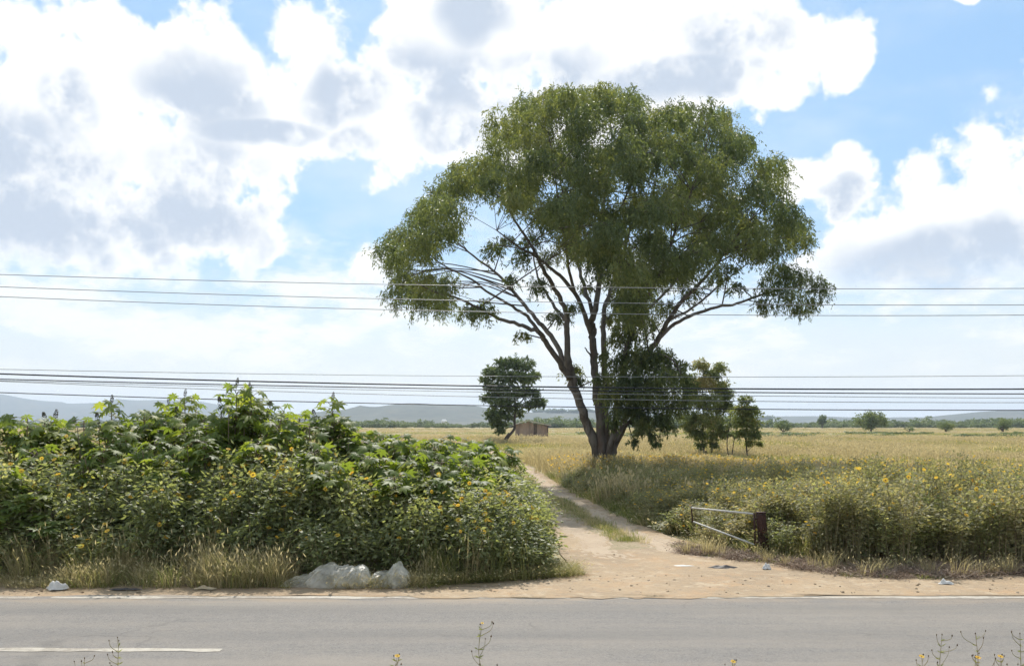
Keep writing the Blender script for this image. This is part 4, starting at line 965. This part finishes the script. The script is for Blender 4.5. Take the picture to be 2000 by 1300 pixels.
for a in [(192, 770, 20, 'castor bean plant whose thick dark fruit spike stands alone against the hazy ridge'), (436, 735, 20, 'castor bean plant with the tallest thin fruit spike in the left thicket'),
          (522, 745, 20.5, 'tall castor bean plant peaking just left of the thicket gap, leaves against sky'), (618, 764, 21, 'rightmost of the castor bean plants that rise above the horizon'),
          (350, 757, 20.6, 'castor bean plant with paired dark fruit spikes left of the tallest one')]: castor(*a)
for a in [(28, 786, 20), (75, 797, 20.4), (125, 796, 20.6), (160, 792, 20.8), (-20, 790, 20), (270, 785, 20.5), (330, 775, 22), (480, 768, 22), (570, 800, 20), (680, 812, 21), (740, 820, 22), (800, 828, 21.5), (860, 830, 23), (915, 835, 24), (955, 846, 25), (985, 862, 26), (105, 805, 22), (145, 812, 21),
          (60, 850, 18.8), (200, 845, 18.8), (300, 830, 18.8), (400, 825, 18.8), (500, 835, 18.8), (600, 845, 18.8), (700, 860, 18.8), (780, 866, 18.9), (850, 868, 19.2), (920, 876, 20.2), (965, 888, 21.2), (20, 895, 17.8), (850, 915, 18.2), (925, 915, 18.9), (985, 905, 22.0), (640, 885, 18.1), (330, 870, 18.2), (760, 900, 18.1), (-40, 820, 19.5), (440, 800, 19.6), (540, 790, 19.5), (240, 815, 19.4), (720, 835, 20), (820, 845, 20.2), (890, 850, 21.5), (8, 975, 17.2), (95, 1000, 17.1), (60, 940, 17.4)]: castor(*a, None, rng.random() < .16)
for a in [(230, 792, 20.8), (300, 785, 21.2), (318, 795, 20), (375, 775, 21.4), (400, 782, 20.2), (462, 765, 20.9), (500, 772, 21.3), (548, 775, 21), (585, 785, 21.5), (645, 795, 21.2), (420, 795, 19.8), (490, 800, 19.7), (355, 800, 19.7), (700, 822, 20.6), (770, 826, 20.8), (70, 815, 20.6), (840, 838, 21), (940, 850, 23)]: castor(*a, None, False)

# sunflower bushes in front of and between them
def bush_template(h, r, n):
    b = MB(); tops = []
    for _ in range(15):
        a = rng.uniform(0, 6.283); e = np.array([math.cos(a), math.sin(a), 0]) * r * rng.uniform(.15, .9)
        hh = h * rng.uniform(.72, 1.0) * (1 - .28 * (np.linalg.norm(e) / r) ** 2)
        pth = smooth_path([e * .2 + [0, 0, -.04], e * .55 + [0, 0, hh * .5] + rng.normal(size=3) * .05, e + [0, 0, hh]], 4)
        V, Fq = tube(pth, np.linspace(.011, .003, len(pth)), 4, False); b.add(V, Fq); tops.append(pth)
    st = b.mesh('stems', [M['weed_stem']])
    lf = MB(); per = n // len(tops)
    for pth in tops:
        t = rng.beta(1.7, 1.0, per) * (len(pth) - 1.001); i = t.astype(int); fr = (t - i)[:, None]; pos = pth[i] * (1 - fr) + pth[i + 1] * fr
        a2 = rng.uniform(0, 6.283, per); out = np.stack([np.cos(a2), np.sin(a2), rng.normal(size=per) * .5], 1)
        pos = pos + out * rng.random((per, 1)) * .26; pos[:, 2] = np.maximum(pos[:, 2], .03)
        V, Fq = leaf_cards(pos, out + [0, 0, -.25], np.array([0, -.25, 1.0]) + rng.normal(size=(per, 3)) * .6, .125 * rng.uniform(.5, 1.3, per), .06 * rng.uniform(.6, 1.3, per)); lf.add(V, Fq, 0, np.clip(rng.normal(.4, .12) + rng.normal(size=per) * .25, 0, 1), False)
    return st, lf.mesh('foliage', [M['shrub']]), [p[-1] for p in tops]


BT = [(2.2, *bush_template(2.2, .75, 1500)), (1.8, *bush_template(1.8, .75, 1400)), (2.5, *bush_template(2.5, .7, 1600)), (1.4, *bush_template(1.4, .6, 1100))]


def flower_mesh(d, pm):
    b = MB(); a = np.arange(11) * 2 * math.pi / 11; dv = np.stack([np.cos(a), np.sin(a), np.full(11, .15)], 1)
    V, Fq = leaf_cards(dv * d * .1, dv, np.tile([0, 0, 1.0], (11, 1)), d * .42, d * .22, .6, .05); b.add(V, Fq, 0, None, False)
    q = np.arange(6) * math.pi / 3; ring = np.stack([np.cos(q), np.sin(q), 0 * q], 1) * d * .15; V = np.concatenate([ring, ring * .6 + [0, 0, d * .1], [[0, 0, d * .12]]]); i = np.arange(6); i2 = (i + 1) % 6
    b.add(V, np.concatenate([np.stack([i, i2, 6 + i2, 6 + i], 1), np.stack([6 + i, 6 + i2, np.full(6, 12), np.full(6, -1)], 1)]), 1)
    return b.mesh('flower', [pm, M['disc']])


FL = [flower_mesh(.095, M['petal']), flower_mesh(.095, M['yellow']), flower_mesh(.11, M['yellow'])]


def put_flowers(root, tops, n, zs=1.0, front=True):
    for p in [tops[k] for k in rng.permutation(len(tops))[:n]]:
        o = link('flower', FL[int(rng.integers(0, 3))], root)
        up = rng.normal(size=3) * .45 + [0, 0, .6]; up += np.array(root.matrix_basis.to_3x3().inverted() @ Vector((0, -.6, 0)))
        o.matrix_local = mat_of(np.asarray(p) + [0, 0, .02], np.cross(up, [1, .3, 0]), up, rng.uniform(.8, 1.25))


def bush(px, py, Y, fl):
    Hh = H - (py - HY) / F * Y
    t = min(BT, key=lambda q: abs(q[0] - Hh) + rng.random() * .5)
    root = thing('sunflower_bush', ('orange-flowered' if fl else 'flowerless') + ' wild sunflower bush, ' + sector(px, 'front' if Y < 17.35 else 'middle' if Y < 18 else 'back'), 'bush', ((px - CX) / F * Y, Y, 0), 'wild sunflower bushes in the left thicket')
    root.rotation_euler[2] = rng.uniform(0, 6.283); root.scale = (1.05, 1.05, Hh / t[0])
    link('stems', t[1], root); link('foliage', t[2], root, kind='stuff'); put_flowers(root, t[3], fl)


for (Y, x0, x1, st, topf, fl) in ((17.05, -30, 1010, 66, lambda q: np.interp(q, [0, 100, 300, 450, 560, 700, 850, 1010], [1012, 1025, 1000, 990, 1028, 1030, 990, 1022]), 2),
                                  (17.65, -60, 1030, 62, lambda q: np.interp(q, [0, 200, 400, 550, 700, 900, 1030], [930, 938, 915, 908, 935, 958, 985]), 4),
                                  (18.3, -30, 1040, 66, lambda q: np.interp(q, [0, 150, 300, 470, 560, 700, 900, 1040], [875, 876, 892, 868, 866, 898, 930, 980]), 5)):
    for q in np.arange(x0, x1, st):
        qq = q + rng.normal() * 14; bush(qq, float(topf(qq)) + rng.normal() * 16, Y + rng.normal() * .12, int(rng.integers(1, fl + 5)))
for a in [(1045, 985, 18.6, 1), (1050, 1020, 17.8, 0), (1020, 1045, 17.2, 0), (1040, 955, 20, 1), (1020, 935, 21.5, 1), (1008, 920, 23.5, 0), (1032, 945, 23, 0), (1000, 905, 26, 0), (1020, 930, 26.5, 0), (60, 815, 20.3, 5), (110, 830, 19.6, 5), (470, 850, 18.9, 6), (540, 850, 19, 6), (590, 830, 19.6, 4), (5, 840, 19.5, 3), (640, 850, 19.4, 5)]: bush(*a)
n = 150; y = rng.uniform(19, 33, n); x = rng.uniform(-1, 0, n) * (y * .62 + 2) + tL(y) - .9
filler = [BT[0][2], BT[1][2], BT[2][2]]
scatter('thicket_undergrowth', filler, np.stack([x, y, 0 * x], 1), rots(n, .05), np.stack([np.full(n, 1.2), np.full(n, 1.2), rng.uniform(.75, .95, n)], 1), rng.integers(0, 3, n), 'dense green undergrowth deep inside the left thicket', 'undergrowth')

# front row of tall sunflower weeds on the right as individuals
WT = []
for hv in (1.75, 1.55, 1.9):
    b = MB(); lf = MB(); tops = []
    for _ in range(9):
        a = rng.uniform(0, 6.283); e = np.array([math.cos(a), math.sin(a), 0]) * .34 * rng.random() ** .6; hh = hv * rng.uniform(.72, 1)
        pth = smooth_path([e * .4 + [0, 0, -.04], e * .7 + [0, 0, hh * .5] + rng.normal(size=3) * .03, e * 1.25 + [0, 0, hh]], 4)
        V, Fq = tube(pth, np.linspace(.010, .003, len(pth)), 4, False); b.add(V, Fq); tops.append(pth[-1])
        k = 85; t = rng.beta(2.2, 1.0, k) * (len(pth) - 1.001); i = t.astype(int); fr = (t - i)[:, None]; pos = pth[i] * (1 - fr) + pth[i + 1] * fr
        a2 = rng.uniform(0, 6.283, k); out = np.stack([np.cos(a2), np.sin(a2), rng.normal(size=k) * .5], 1); pos = pos + out * rng.random((k, 1)) * .17
        V, Fq = leaf_cards(pos, out, np.array([0, -.2, 1.0]) + rng.normal(size=(k, 3)) * .6, .095 * rng.uniform(.5, 1.3, k), .05 * rng.uniform(.6, 1.3, k)); lf.add(V, Fq, 0, rng.random(k), False)
    WT.append((hv, b.mesh('stems', [M['weed_stem']]), lf.mesh('foliage', [M['weed'] if hv != 1.55 else M['shrub']]), tops))
for q in range(42):
    x = 5.9 + 6.6 * (q + rng.random()) / 42; y = 18.25 + rng.gamma(1.6, .32) + max(0, (6.9 - x)) * 1.1
    if math.hypot(x - 5.75, (y - 19.4) * .7) < .95: y = 20.9 + rng.random() * .4
    t = WT[q % 3]; root = thing('tall_sunflower_weed', 'tall sunflower weed ' + ('close behind the gate post' if x < 7.2 else 'between gate post and white verge scrap' if x < 9.6 else 'just behind the white verge scrap' if x < 11 else 'at the right frame edge'), 'plant', (x, y, 0), 'tall sunflower weeds on the right verge')
    root.rotation_euler[2] = rng.uniform(0, 6.283); root.scale = (1, 1, rng.uniform(.64, 1.0) * (1 + .16 * math.sin(x * 1.9)))
    link('stems', t[1], root); link('foliage', t[2], root, kind='stuff'); put_flowers(root, t[3], int(rng.integers(0, 4)))

# ------------------------------------------------------------------ gate, hut, litter, wires, near weeds
M['rust'] = noise_mat('rusty_brown_steel', [(0, 0, 0, (0.0562, 0.0285, 0.0225)), (6, .45, .62, (0.0338, 0.021, 0.018)), (14, .55, .7, (0.1125, 0.0562, 0.0338))], rough=.75, bump=.4, bump_scale=30)
M['rail'] = noise_mat('weathered_pale_rail', [(0, 0, 0, (0.50, 0.49, 0.45)), (5, .5, .65, (0.36, 0.33, 0.28)), (14, .6, .7, (0.25, 0.15, 0.10))], rough=.6)
Yp = 19.8; gx = (1487 - CX) / F * Yp
gate = thing('barrier_gate', 'open metal barrier gate with two pale rails on a dark rusty post by the track', 'gate', (gx, Yp, 0))


def gl(b, pts, r, sides=8):
    V, Fq = tube(np.array(pts) - [gx, Yp, 0], r, sides); b.add(V, Fq)


top = P(1486, 1002, Yp); bot = np.array([gx + .09, Yp, -.1])
b = MB(); gl(b, [bot, top - [0, 0, .03], top, top + [0, 0, .012]], [.112, .112, .108, .085], 14); post = link('post', b.mesh('post', M['rust']), gate)
b = MB(); gl(b, [top + [0, 0, .014], top + [0, 0, .034]], [.118, .116], 14); link('post_cap', b.mesh('post_cap', M['rust']), post)
hx = P(1474, 1003, Yp); tipx = P(1350, 991, 21.3)
b = MB(); gl(b, [P(1473, 1001, Yp), P(1475, 1066, Yp)], .022); link('hinge_pipe', b.mesh('hinge_pipe', M['rust']), gate)
for py in (1012, 1058):
    b = MB(); gl(b, [P(1474, py, Yp), P(1484, py, Yp)], .026); link('hinge', b.mesh('hinge', M['rust']), gate)
b = MB(); gl(b, [hx, tipx], .021); link('rail', b.mesh('rail', M['rail']), gate)
b = MB(); gl(b, [P(1474, 1063, Yp), P(1354, 1018, 21.3)], .021); link('rail', b.mesh('rail', M['rail']), gate)
b = MB(); gl(b, [P(1350, 988, 21.3), P(1353, 1019, 21.3)], .018); link('end_bar', b.mesh('end_bar', M['rust']), gate)


def box(b, c, sx, sy, sz, rot=None, mat=0):
    v = np.array([[i, j, k] for i in (-.5, .5) for j in (-.5, .5) for k in (-.5, .5)]) * [sx, sy, sz]
    if rot is not None: v = v @ np.array(rot).T
    b.add(v + c, [[0, 1, 3, 2], [4, 6, 7, 5], [0, 4, 5, 1], [2, 3, 7, 6], [0, 2, 6, 4], [1, 5, 7, 3]], mat, None, False)


# farm hut far down the track
Yh = 165.0; x0 = (1006 - CX) / F * Yh; x1 = (1071 - CX) / F * Yh
hut = thing('farm_hut', 'low grey-brown plank hut with a shallow tin roof beside the far tree', 'hut', ((x0 + x1) / 2, Yh, 0)); wd = x1 - x0
M['plank'] = noise_mat('weathered_plank', [(0, 0, 0, (0.36, 0.27, 0.20)), (1.2, .42, .6, (0.25, 0.19, 0.15)), (6, .5, .7, (0.44, 0.33, 0.24))], stretch=(1, 1, .2))
M['tin'] = noise_mat('dull_tin', [(0, 0, 0, (0.52, 0.46, 0.38)), (.8, .45, .65, (0.38, 0.30, 0.23))], rough=.6)
M['dark'] = noise_mat('dark_wood', [(0, 0, 0, (0.15, 0.115, 0.09)), (3, .45, .6, (0.10, 0.08, 0.065))])
b = MB(); box(b, [0, 2.25, 1.35], wd - .15, 4.1, 2.7); link('wall', b.mesh('wall', M['plank']), hut)
for k in range(9):
    b = MB(); ww = wd / 9; hz = 3.45 - .62 * abs(k - 3) / 4 + rng.normal() * .03
    box(b, [-wd / 2 + ww * (k + .5), .08, hz / 2], ww - .05, .07 + .03 * rng.random(), hz); pl = link('door' if k == 5 else 'plank', b.mesh('plank', M['plank'] if k not in (5,) else M['dark']), hut)
    if k == 5: b = MB(); box(b, [-wd / 2 + ww * 5.85, .0, 1.1], .06, .08, .3); link('handle', b.mesh('handle', M['tin']), pl)
for sx, (xa, za, xb, zb) in (('l', (-wd / 2 - .4, 2.82, -.9, 3.75)), ('r', (-.9, 3.75, wd / 2 + .55, 2.72))):
    b = MB(); L_ = math.hypot(xb - xa, zb - za); an = math.atan2(zb - za, xb - xa)
    box(b, [(xa + xb) / 2, 2.1, (za + zb) / 2], L_, 5.6, .14, Matrix.Rotation(-an, 3, 'Y')); link('roof', b.mesh('roof', M['tin']), hut)
b = MB(); V, Fq = tube([[wd / 2 - .12, -.25, -.1], [wd / 2 - .1, -.25, 2.75]], .08, 6); b.add(V, Fq); link('roof_post', b.mesh('roof_post', M['dark']), hut)

# pale shed roof and specks below the central hill
M['white'] = noise_mat('whitewash', [(0, 0, 0, (0.70, 0.69, 0.66)), (2, .5, .7, (0.55, 0.53, 0.5))])
for (px, py, Y, w, h, lab) in ((867, 824, 900, 5, 5, 'tiny white-roofed building in front of the central hill'), (1992, 828, 800, 3, 3, 'tiny pale house at the far right edge of the treeline')):
    bx = (px - CX) / F * Y; hs = thing('far_building', lab, 'building', (bx, Y, 0), 'tiny buildings in the distance')
    zt = H - (py - 4 - HY) / F * Y
    b = MB(); box(b, [0, 2, (zt - 1) / 2], w, 4, zt - 1); link('wall', b.mesh('wall', M['white']), hs)
    b = MB(); V = np.array([[-w * .58, -.4, zt - 1], [w * .58, -.4, zt - 1], [w * .3, 2, zt + .9], [-w * .3, 2, zt + .9], [-w * .58, 4.4, zt - 1], [w * .58, 4.4, zt - 1]])
    b.add(V, [[0, 1, 2, 3], [3, 2, 5, 4], [1, 5, 2, -1], [0, 3, 4, -1]], 0, None, False); link('roof', b.mesh('roof', M['white']), hs)


# crumpled plastic sheeting on the left verge
def plastic_mat():
    m, N, L, b = mat_new('milky_plastic_sheet')
    tc = N.new('ShaderNodeTexCoord'); n = N.new('ShaderNodeTexNoise'); n.inputs['Scale'].default_value = 5; n.inputs['Detail'].default_value = 5; L.new(tc.outputs['Object'], n.inputs['Vector'])
    r = ramp(N, [(.35, (.86, .83, .75)), (.7, (.70, .67, .58))]); L.new(n.outputs[0], r.inputs[0]); L.new(r.outputs[0], b.inputs['Base Color']); b.inputs['Roughness'].default_value = .42
    tr = N.new('ShaderNodeBsdfTranslucent'); tr.inputs[0].default_value = (.92, .89, .80, 1); tp = N.new('ShaderNodeBsdfTransparent')
    m1 = N.new('ShaderNodeMixShader'); m1.inputs[0].default_value = .62; L.new(b.outputs[0], m1.inputs[1]); L.new(tr.outputs[0], m1.inputs[2])
    mr = N.new('ShaderNodeMapRange'); mr.inputs[1].default_value = .4; mr.inputs[2].default_value = .65; mr.inputs[3].default_value = .05; mr.inputs[4].default_value = .45; L.new(n.outputs[0], mr.inputs[0])
    m2 = N.new('ShaderNodeMixShader'); L.new(mr.outputs[0], m2.inputs[0]); L.new(m1.outputs[0], m2.inputs[1]); L.new(tp.outputs[0], m2.inputs[2]); L.new(m2.outputs[0], N['Material Output'].inputs[0])
    return m


M['plastic'] = plastic_mat()
prof = np.array([(550, 1149), (556, 1140), (566, 1136), (575, 1130), (590, 1127), (600, 1127), (608, 1116), (618, 1106), (632, 1102), (650, 1100), (668, 1103), (682, 1105), (700, 1106), (711, 1107), (717, 1118), (724, 1132), (728, 1124), (733, 1117), (745, 1120), (756, 1121), (764, 1108), (772, 1094), (780, 1100), (788, 1110), (796, 1122), (801, 1142)])
NXP, NT = 92, 26
pxs = np.linspace(550, 801, NXP); topz = .80 * (1150 - np.interp(pxs, prof[:, 0], prof[:, 1])) / F * 16.1
tt = np.linspace(0, math.pi * .66, NT)
def fold(a, c): return np.sin(a * 3.1 + 2.1 * np.sin(c * 2.3)) * .5 + np.sin(a * 7.3 - c * 3.7 + 1.7 * np.sin(a * 2)) * .3 + np.sin(a * 15 + c * 9 + 2 * np.sin(c * 5)) * .14
PXg, Tg = np.meshgrid(pxs, tt, indexing='ij'); TZ = np.repeat(topz[:, None], NT, 1)
def tri(v): return 2 * np.abs(2 * (v - np.floor(v + .5))) - 1
fo = 0
for k_, am in ((.7, .55), (1.1, .5), (1.7, .4), (2.6, .3), (4.2, .2), (6.5, .12)):
    an = rng.uniform(-.75, .75); q1 = PXg / 40; q2 = Tg * .9
    q1, q2 = q1 + .12 * np.sin(q2 * 3 + k_), q2 + .12 * np.sin(q1 * 2.5 + k_)
    fo = fo + am * tri(k_ * (q1 * math.cos(an) + q2 * math.sin(an)) + rng.random())
dep = .16 + .5 * TZ
ridge_sharp = np.sin(Tg) ** .8
Xp = (PXg - CX) / F * 16.1 + .035 * fold(Tg * 2.5, PXg / 30); Yp_ = 16.22 - np.cos(Tg) * dep + .13 * fo * np.sin(Tg); Zp = TZ * ridge_sharp * (1 + .08 * fo) + .012
bx0 = (675 - CX) / F * 16.1; V = np.stack([Xp.ravel() - bx0, Yp_.ravel() - 16.2, np.maximum(Zp, .008).ravel()], 1)
i, j = np.meshgrid(np.arange(NXP - 1), np.arange(NT - 1), indexing='ij'); a = (i * NT + j).ravel()
b = MB(); b.add(V, np.concatenate([np.stack([a, a + 1, a + NT + 1], 1), np.stack([a, a + NT + 1, a + NT], 1)]), 0, None, False)
o = link('plastic_sheet', b.mesh('plastic_sheet', M['plastic']), label='large crumpled heap of milky plastic sheeting on the left verge', category='plastic sheet'); o.location = (bx0, 16.2, 0)


def scrap(name, label, cat, px, py, w, d, h, mat, seedk):
    Y = gy(py); n = 12
    uu = np.linspace(-.5, .5, n); A, B = np.meshgrid(uu, uu, indexing='ij')
    rr = np.clip(1 - (A ** 2 + B ** 2) * 3.6, 0, 1)
    z = h * rr * (.7 + .5 * np.sin(A * 9 + seedk) * np.cos(B * 8 + 2 * seedk)) + .012 + .02 * h * rng.random(A.shape)
    X = A * w * (1 + .25 * np.sin(B * 7 + seedk)); Yv = B * d * (1 + .25 * np.sin(A * 6 + seedk * 2))
    i, j = np.meshgrid(np.arange(n - 1), np.arange(n - 1), indexing='ij'); a = (i * n + j).ravel()
    b = MB(); b.add(np.stack([X.ravel(), Yv.ravel(), z.ravel()], 1), np.stack([a, a + n, a + n + 1, a + 1], 1), 0, None, True)
    o = link(name, b.mesh(name, mat), label=label, category=cat); o.location = ((px - CX) / F * Y, Y, .012)


M['paper'] = noise_mat('white_litter', [(0, 0, 0, (.55, .53, .49)), (6, .5, .7, (.40, .38, .34))], rough=.6)
M['rubber'] = noise_mat('dark_rubber', [(0, 0, 0, (.055, .05, .048)), (8, .5, .65, (.16, .14, .13))], rough=.6)
M['card'] = noise_mat('brown_card', [(0, 0, 0, (.42, .34, .22)), (8, .5, .7, (.3, .24, .16))])
scrap('plastic_bag', 'small crumpled white bag at the left end of the verge', 'litter', 112, 1152, .34, .22, .17, M['paper'], 1.0)
scrap('plastic_bag', 'small white bag lying below the gate post', 'litter', 1497, 1112, .15, .14, .13, M['paper'], 2.2)
scrap('paper_scrap', 'white scrap in the brush on the right verge', 'litter', 1846, 1141, .24, .17, .09, M['paper'], 3.1)
scrap('rubber_strip', 'curled dark strip of rubber at the mouth of the track', 'litter', 1412, 1110, .52, .20, .06, M['rubber'], .5)
scrap('rubber_strip', 'flat dark scrap on the left verge between the bag and the sheeting', 'litter', 245, 1153, .5, .1, .035, M['rubber'], 1.7)
scrap('paper_scrap', 'flat pale scrap on the dirt left of the rubber strip', 'litter', 1332, 1106, .42, .14, .015, M['paper'], 4.0)
scrap('cardboard_scrap', 'tan cardboard scrap in the dry grass of the left verge', 'litter', 402, 1151, .34, .15, .06, M['card'], 2.9)
scrap('dirt_patch', 'flat grey lump of tar on the worn road edge', 'litter', 1280, 1166, .36, .12, .02, M['litter'], 5.0)
scrap('dirt_patch', 'dark crumb of tar on the road edge left of the larger lump', 'litter', 1032, 1168, .5, .09, .012, M['litter'], 6.0)

# overhead cables
M['cable'] = noise_mat('dark_cable', [(0, 0, 0, (.035, .037, .042)), (3, .5, .7, (.08, .085, .09))], rough=.5)
M['wire'] = noise_mat('grey_wire', [(0, 0, 0, (.26, .265, .27)), (3, .5, .7, (.18, .185, .19))], rough=.45)
YW = 31.0
for nm, lab, kn, r, mt in (
    ('overhead_wire', 'topmost of the three high wires crossing in front of the tree crown', [(0, 536), (500, 550), (1000, 559), (1620, 564), (2000, 563)], .0125, 'wire'),
    ('overhead_wire', 'middle of the three high wires crossing in front of the tree crown', [(0, 560), (500, 577), (1000, 588), (1620, 596), (2000, 595)], .0125, 'wire'),
    ('overhead_wire', 'lowest of the three high wires crossing in front of the tree crown', [(0, 579), (500, 598), (1000, 609), (1500, 616), (2000, 615)], .0125, 'wire'),
    ('overhead_wire', 'thin pale wire, uppermost of the low bundle above the horizon', [(0, 721), (500, 729), (1000, 735), (1500, 736), (2000, 733)], .010, 'wire'),
    ('overhead_cable', 'thickest black cable near the top of the low bundle', [(0, 730), (500, 744), (1000, 754), (1500, 760), (2000, 759)], .026, 'cable'),
    ('overhead_cable', 'black cable directly under the thickest cable', [(0, 740), (500, 752), (1000, 761), (1500, 766), (2000, 769)], .019, 'cable'),
    ('overhead_wire', 'thin wire running just below the two black cables', [(0, 743), (500, 756), (1000, 766), (1500, 773), (2000, 777)], .010, 'wire'),
    ('overhead_wire', 'thin wire second from the bottom of the low bundle', [(0, 745), (500, 761), (1000, 776), (1500, 785), (2000, 785)], .011, 'wire'),
    ('overhead_cable', 'lowest dark cable, just above the distant hills', [(0, 767), (500, 780), (1000, 793), (1500, 800), (2000, 800)], .016, 'cable')):
    kn = np.array(kn, float); co = np.polyfit(kn[:, 0], kn[:, 1], 2); px = np.linspace(-1300, 3300, 93); py = np.polyval(co, px)
    x = (px - CX) / F * YW; z = H - (py - HY) / F * YW
    b = MB(); V, Fq = tube(np.stack([x, np.full_like(x, YW), z], 1), r, 6); b.add(V, Fq)
    link(nm, b.mesh(nm, M[mt]), label=lab, category='cable' if nm.endswith('cable') else 'wire', group='overhead wires along the road')

# weeds on the near verge poking into the bottom of the frame
def near_weed(px, py, Y, label, flowers, spread=.12):
    zt = H - (py - HY) / F * Y; base = np.array([(px - CX) / F * Y, Y, 0]); root = thing('verge_weed', label, 'plant', tuple(base), 'thin weeds on the near verge')
    b = MB(); bd = []; ends = []
    mainp = smooth_path([[rng.normal() * .06, 0, -.03], [rng.normal() * .04, 0, zt * .5], [rng.normal() * .02, 0, zt * .8], [0, 0, zt]], 5)
    V, Fq = tube(mainp, np.linspace(.0055, .0016, len(mainp)), 5, False); b.add(V, Fq); ends.append(mainp[-1])
    for q in range(9):
        st = mainp[int(len(mainp) * (.45 + .055 * q)) if q < 9 else -2]; a = rng.uniform(0, 6.283); out = np.array([math.cos(a), math.sin(a) * .6, 0]) * rng.uniform(.5, 1) * spread
        e = st + out + [0, 0, min(.06 + .10 * rng.random(), zt - st[2] + .01)]
        V, Fq = tube(smooth_path([st, st * .4 + e * .6 + out * .2 - [0, 0, .01], e], 3), np.linspace(.003, .0013, 7), 4, False); b.add(V, Fq); ends.append(e)
    link('stem', b.mesh('stem', [M['weed_stem']]), root)
    lf = MB(); k = 40; i = rng.integers(2, len(mainp) - 1, k); a2 = rng.uniform(0, 6.283, k); out = np.stack([np.cos(a2), np.sin(a2), .5 + rng.normal(size=k) * .3], 1)
    V, Fq = leaf_cards(mainp[i], out, rng.normal(size=(k, 3)), .05 * rng.uniform(.5, 1.2, k), .010); lf.add(V, Fq, 0, rng.random(k), False); link('leaves', lf.mesh('leaves', [M['green']]), root)
    for q, e in enumerate(ends):
        if q < len(flowers) and flowers[q]:
            o = link('flower', FL[0 if flowers[q] == 'o' else 1], root); o.matrix_local = mat_of(e, (0, 1, .35), (0.1, -.35, 1), .5 if flowers[q] != 's' else .3)
        else:
            s_ = .0055 + .002 * rng.random(); oc = np.array([[1, 0, 0], [0, 1, 0], [-1, 0, 0], [0, -1, 0], [0, 0, 1.6], [0, 0, -1.6]]) * s_
            bb = MB(); bb.add(oc, np.array([[0, 1, 4, -1], [1, 2, 4, -1], [2, 3, 4, -1], [3, 0, 4, -1], [1, 0, 5, -1], [2, 1, 5, -1], [3, 2, 5, -1], [0, 3, 5, -1]]), 0, None, True)
            o = link('bud', bb.mesh('bud', [M['bud']]), root); o.location = e


near_weed(942, 1216, 7.0, 'thin budding weed standing alone at the bottom centre of the frame', ['s'], .14)
near_weed(232, 1250, 7.0, 'thin branching weed rising over the end of the dashed line, bottom left', [], .12)
near_weed(165, 1284, 7.0, 'short weed tips left of the taller branching weed at the bottom left', [], .1)
near_weed(776, 1280, 7.0, 'short weed with one small yellow flower left of the bottom centre weed', ['y'], .08)
near_weed(1432, 1291, 7.0, 'short weed showing one golden flower at the bottom edge right of centre', ['y'], .06)
near_weed(1840, 1238, 7.0, 'twiggy weed with dark buds between two orange flowers, bottom right', [], .14)
near_weed(1800, 1281, 7.0, 'orange-flowered weed, leftmost of those at the bottom right', ['o'], .06)
near_weed(1905, 1236, 7.0, 'tallest bud-tipped weed among those at the bottom right', [], .15)
near_weed(1954, 1281, 7.0, 'orange-flowered weed nearest the right edge of the frame', ['o'], .06)
near_weed(1992, 1236, 7.0, 'leaning weed stems at the extreme bottom right corner', [], .12)
near_weed(1910, 1283, 6.9, 'small orange flower just below the tallest weed at the bottom right', ['o'], .07)

# neighbours that only their place tells apart
ORD = ['first', 'second', 'third', 'fourth', 'fifth', 'sixth', 'seventh', 'eighth', 'ninth', 'tenth', 'eleventh', 'twelfth']
CARD = ['one', 'two', 'three', 'four', 'five', 'six', 'seven', 'eight', 'nine', 'ten', 'eleven', 'twelve']
by = {}
for o in COL.objects:
    if o.parent is None and 'label' in o and o.get('group', '').split(' ')[0] in ('castor', 'wild', 'tall'): by.setdefault(o['label'], []).append(o)
for lab, os_ in by.items():
    os_.sort(key=lambda q: q.location.x / q.location.y); n = len(os_)
    for k, o in enumerate(os_):
        if n == 2: o['label'] = lab + (', left of two', ', right of two')[k]
        elif n == 3: o['label'] = lab + (', left of three', ', middle of three', ', right of three')[k]
        elif n > 3 and n <= 12: o['label'] = lab + ', ' + ORD[k] + ' from left'
        elif n > 12: o['label'] = lab + ', ' + (ORD[min(k, 11)] + ' from left' if k < n / 2 else ORD[min(n - 1 - k, 11)] + ' from right')

# ------------------------------------------------------------------ haze
m = bpy.data.materials.new('pale_haze'); m.use_nodes = True; N = m.node_tree.nodes; L = m.node_tree.links
N.remove(N['Principled BSDF']); pv = N.new('ShaderNodeVolumePrincipled')
pv.inputs['Color'].default_value = (.72, .845, 1.0, 1); pv.inputs['Density'].default_value = HAZE_DENSITY; pv.inputs['Anisotropy'].default_value = 0.2
L.new(pv.outputs[0], N['Material Output'].inputs['Volume'])
b = MB(); box(b, [0, 5000, 150], 24600, 14600, 302); o = link('haze', b.mesh('haze', m), kind='stuff')
o['label'] = 'pale blue daylight haze over the distance'; o['category'] = 'haze'
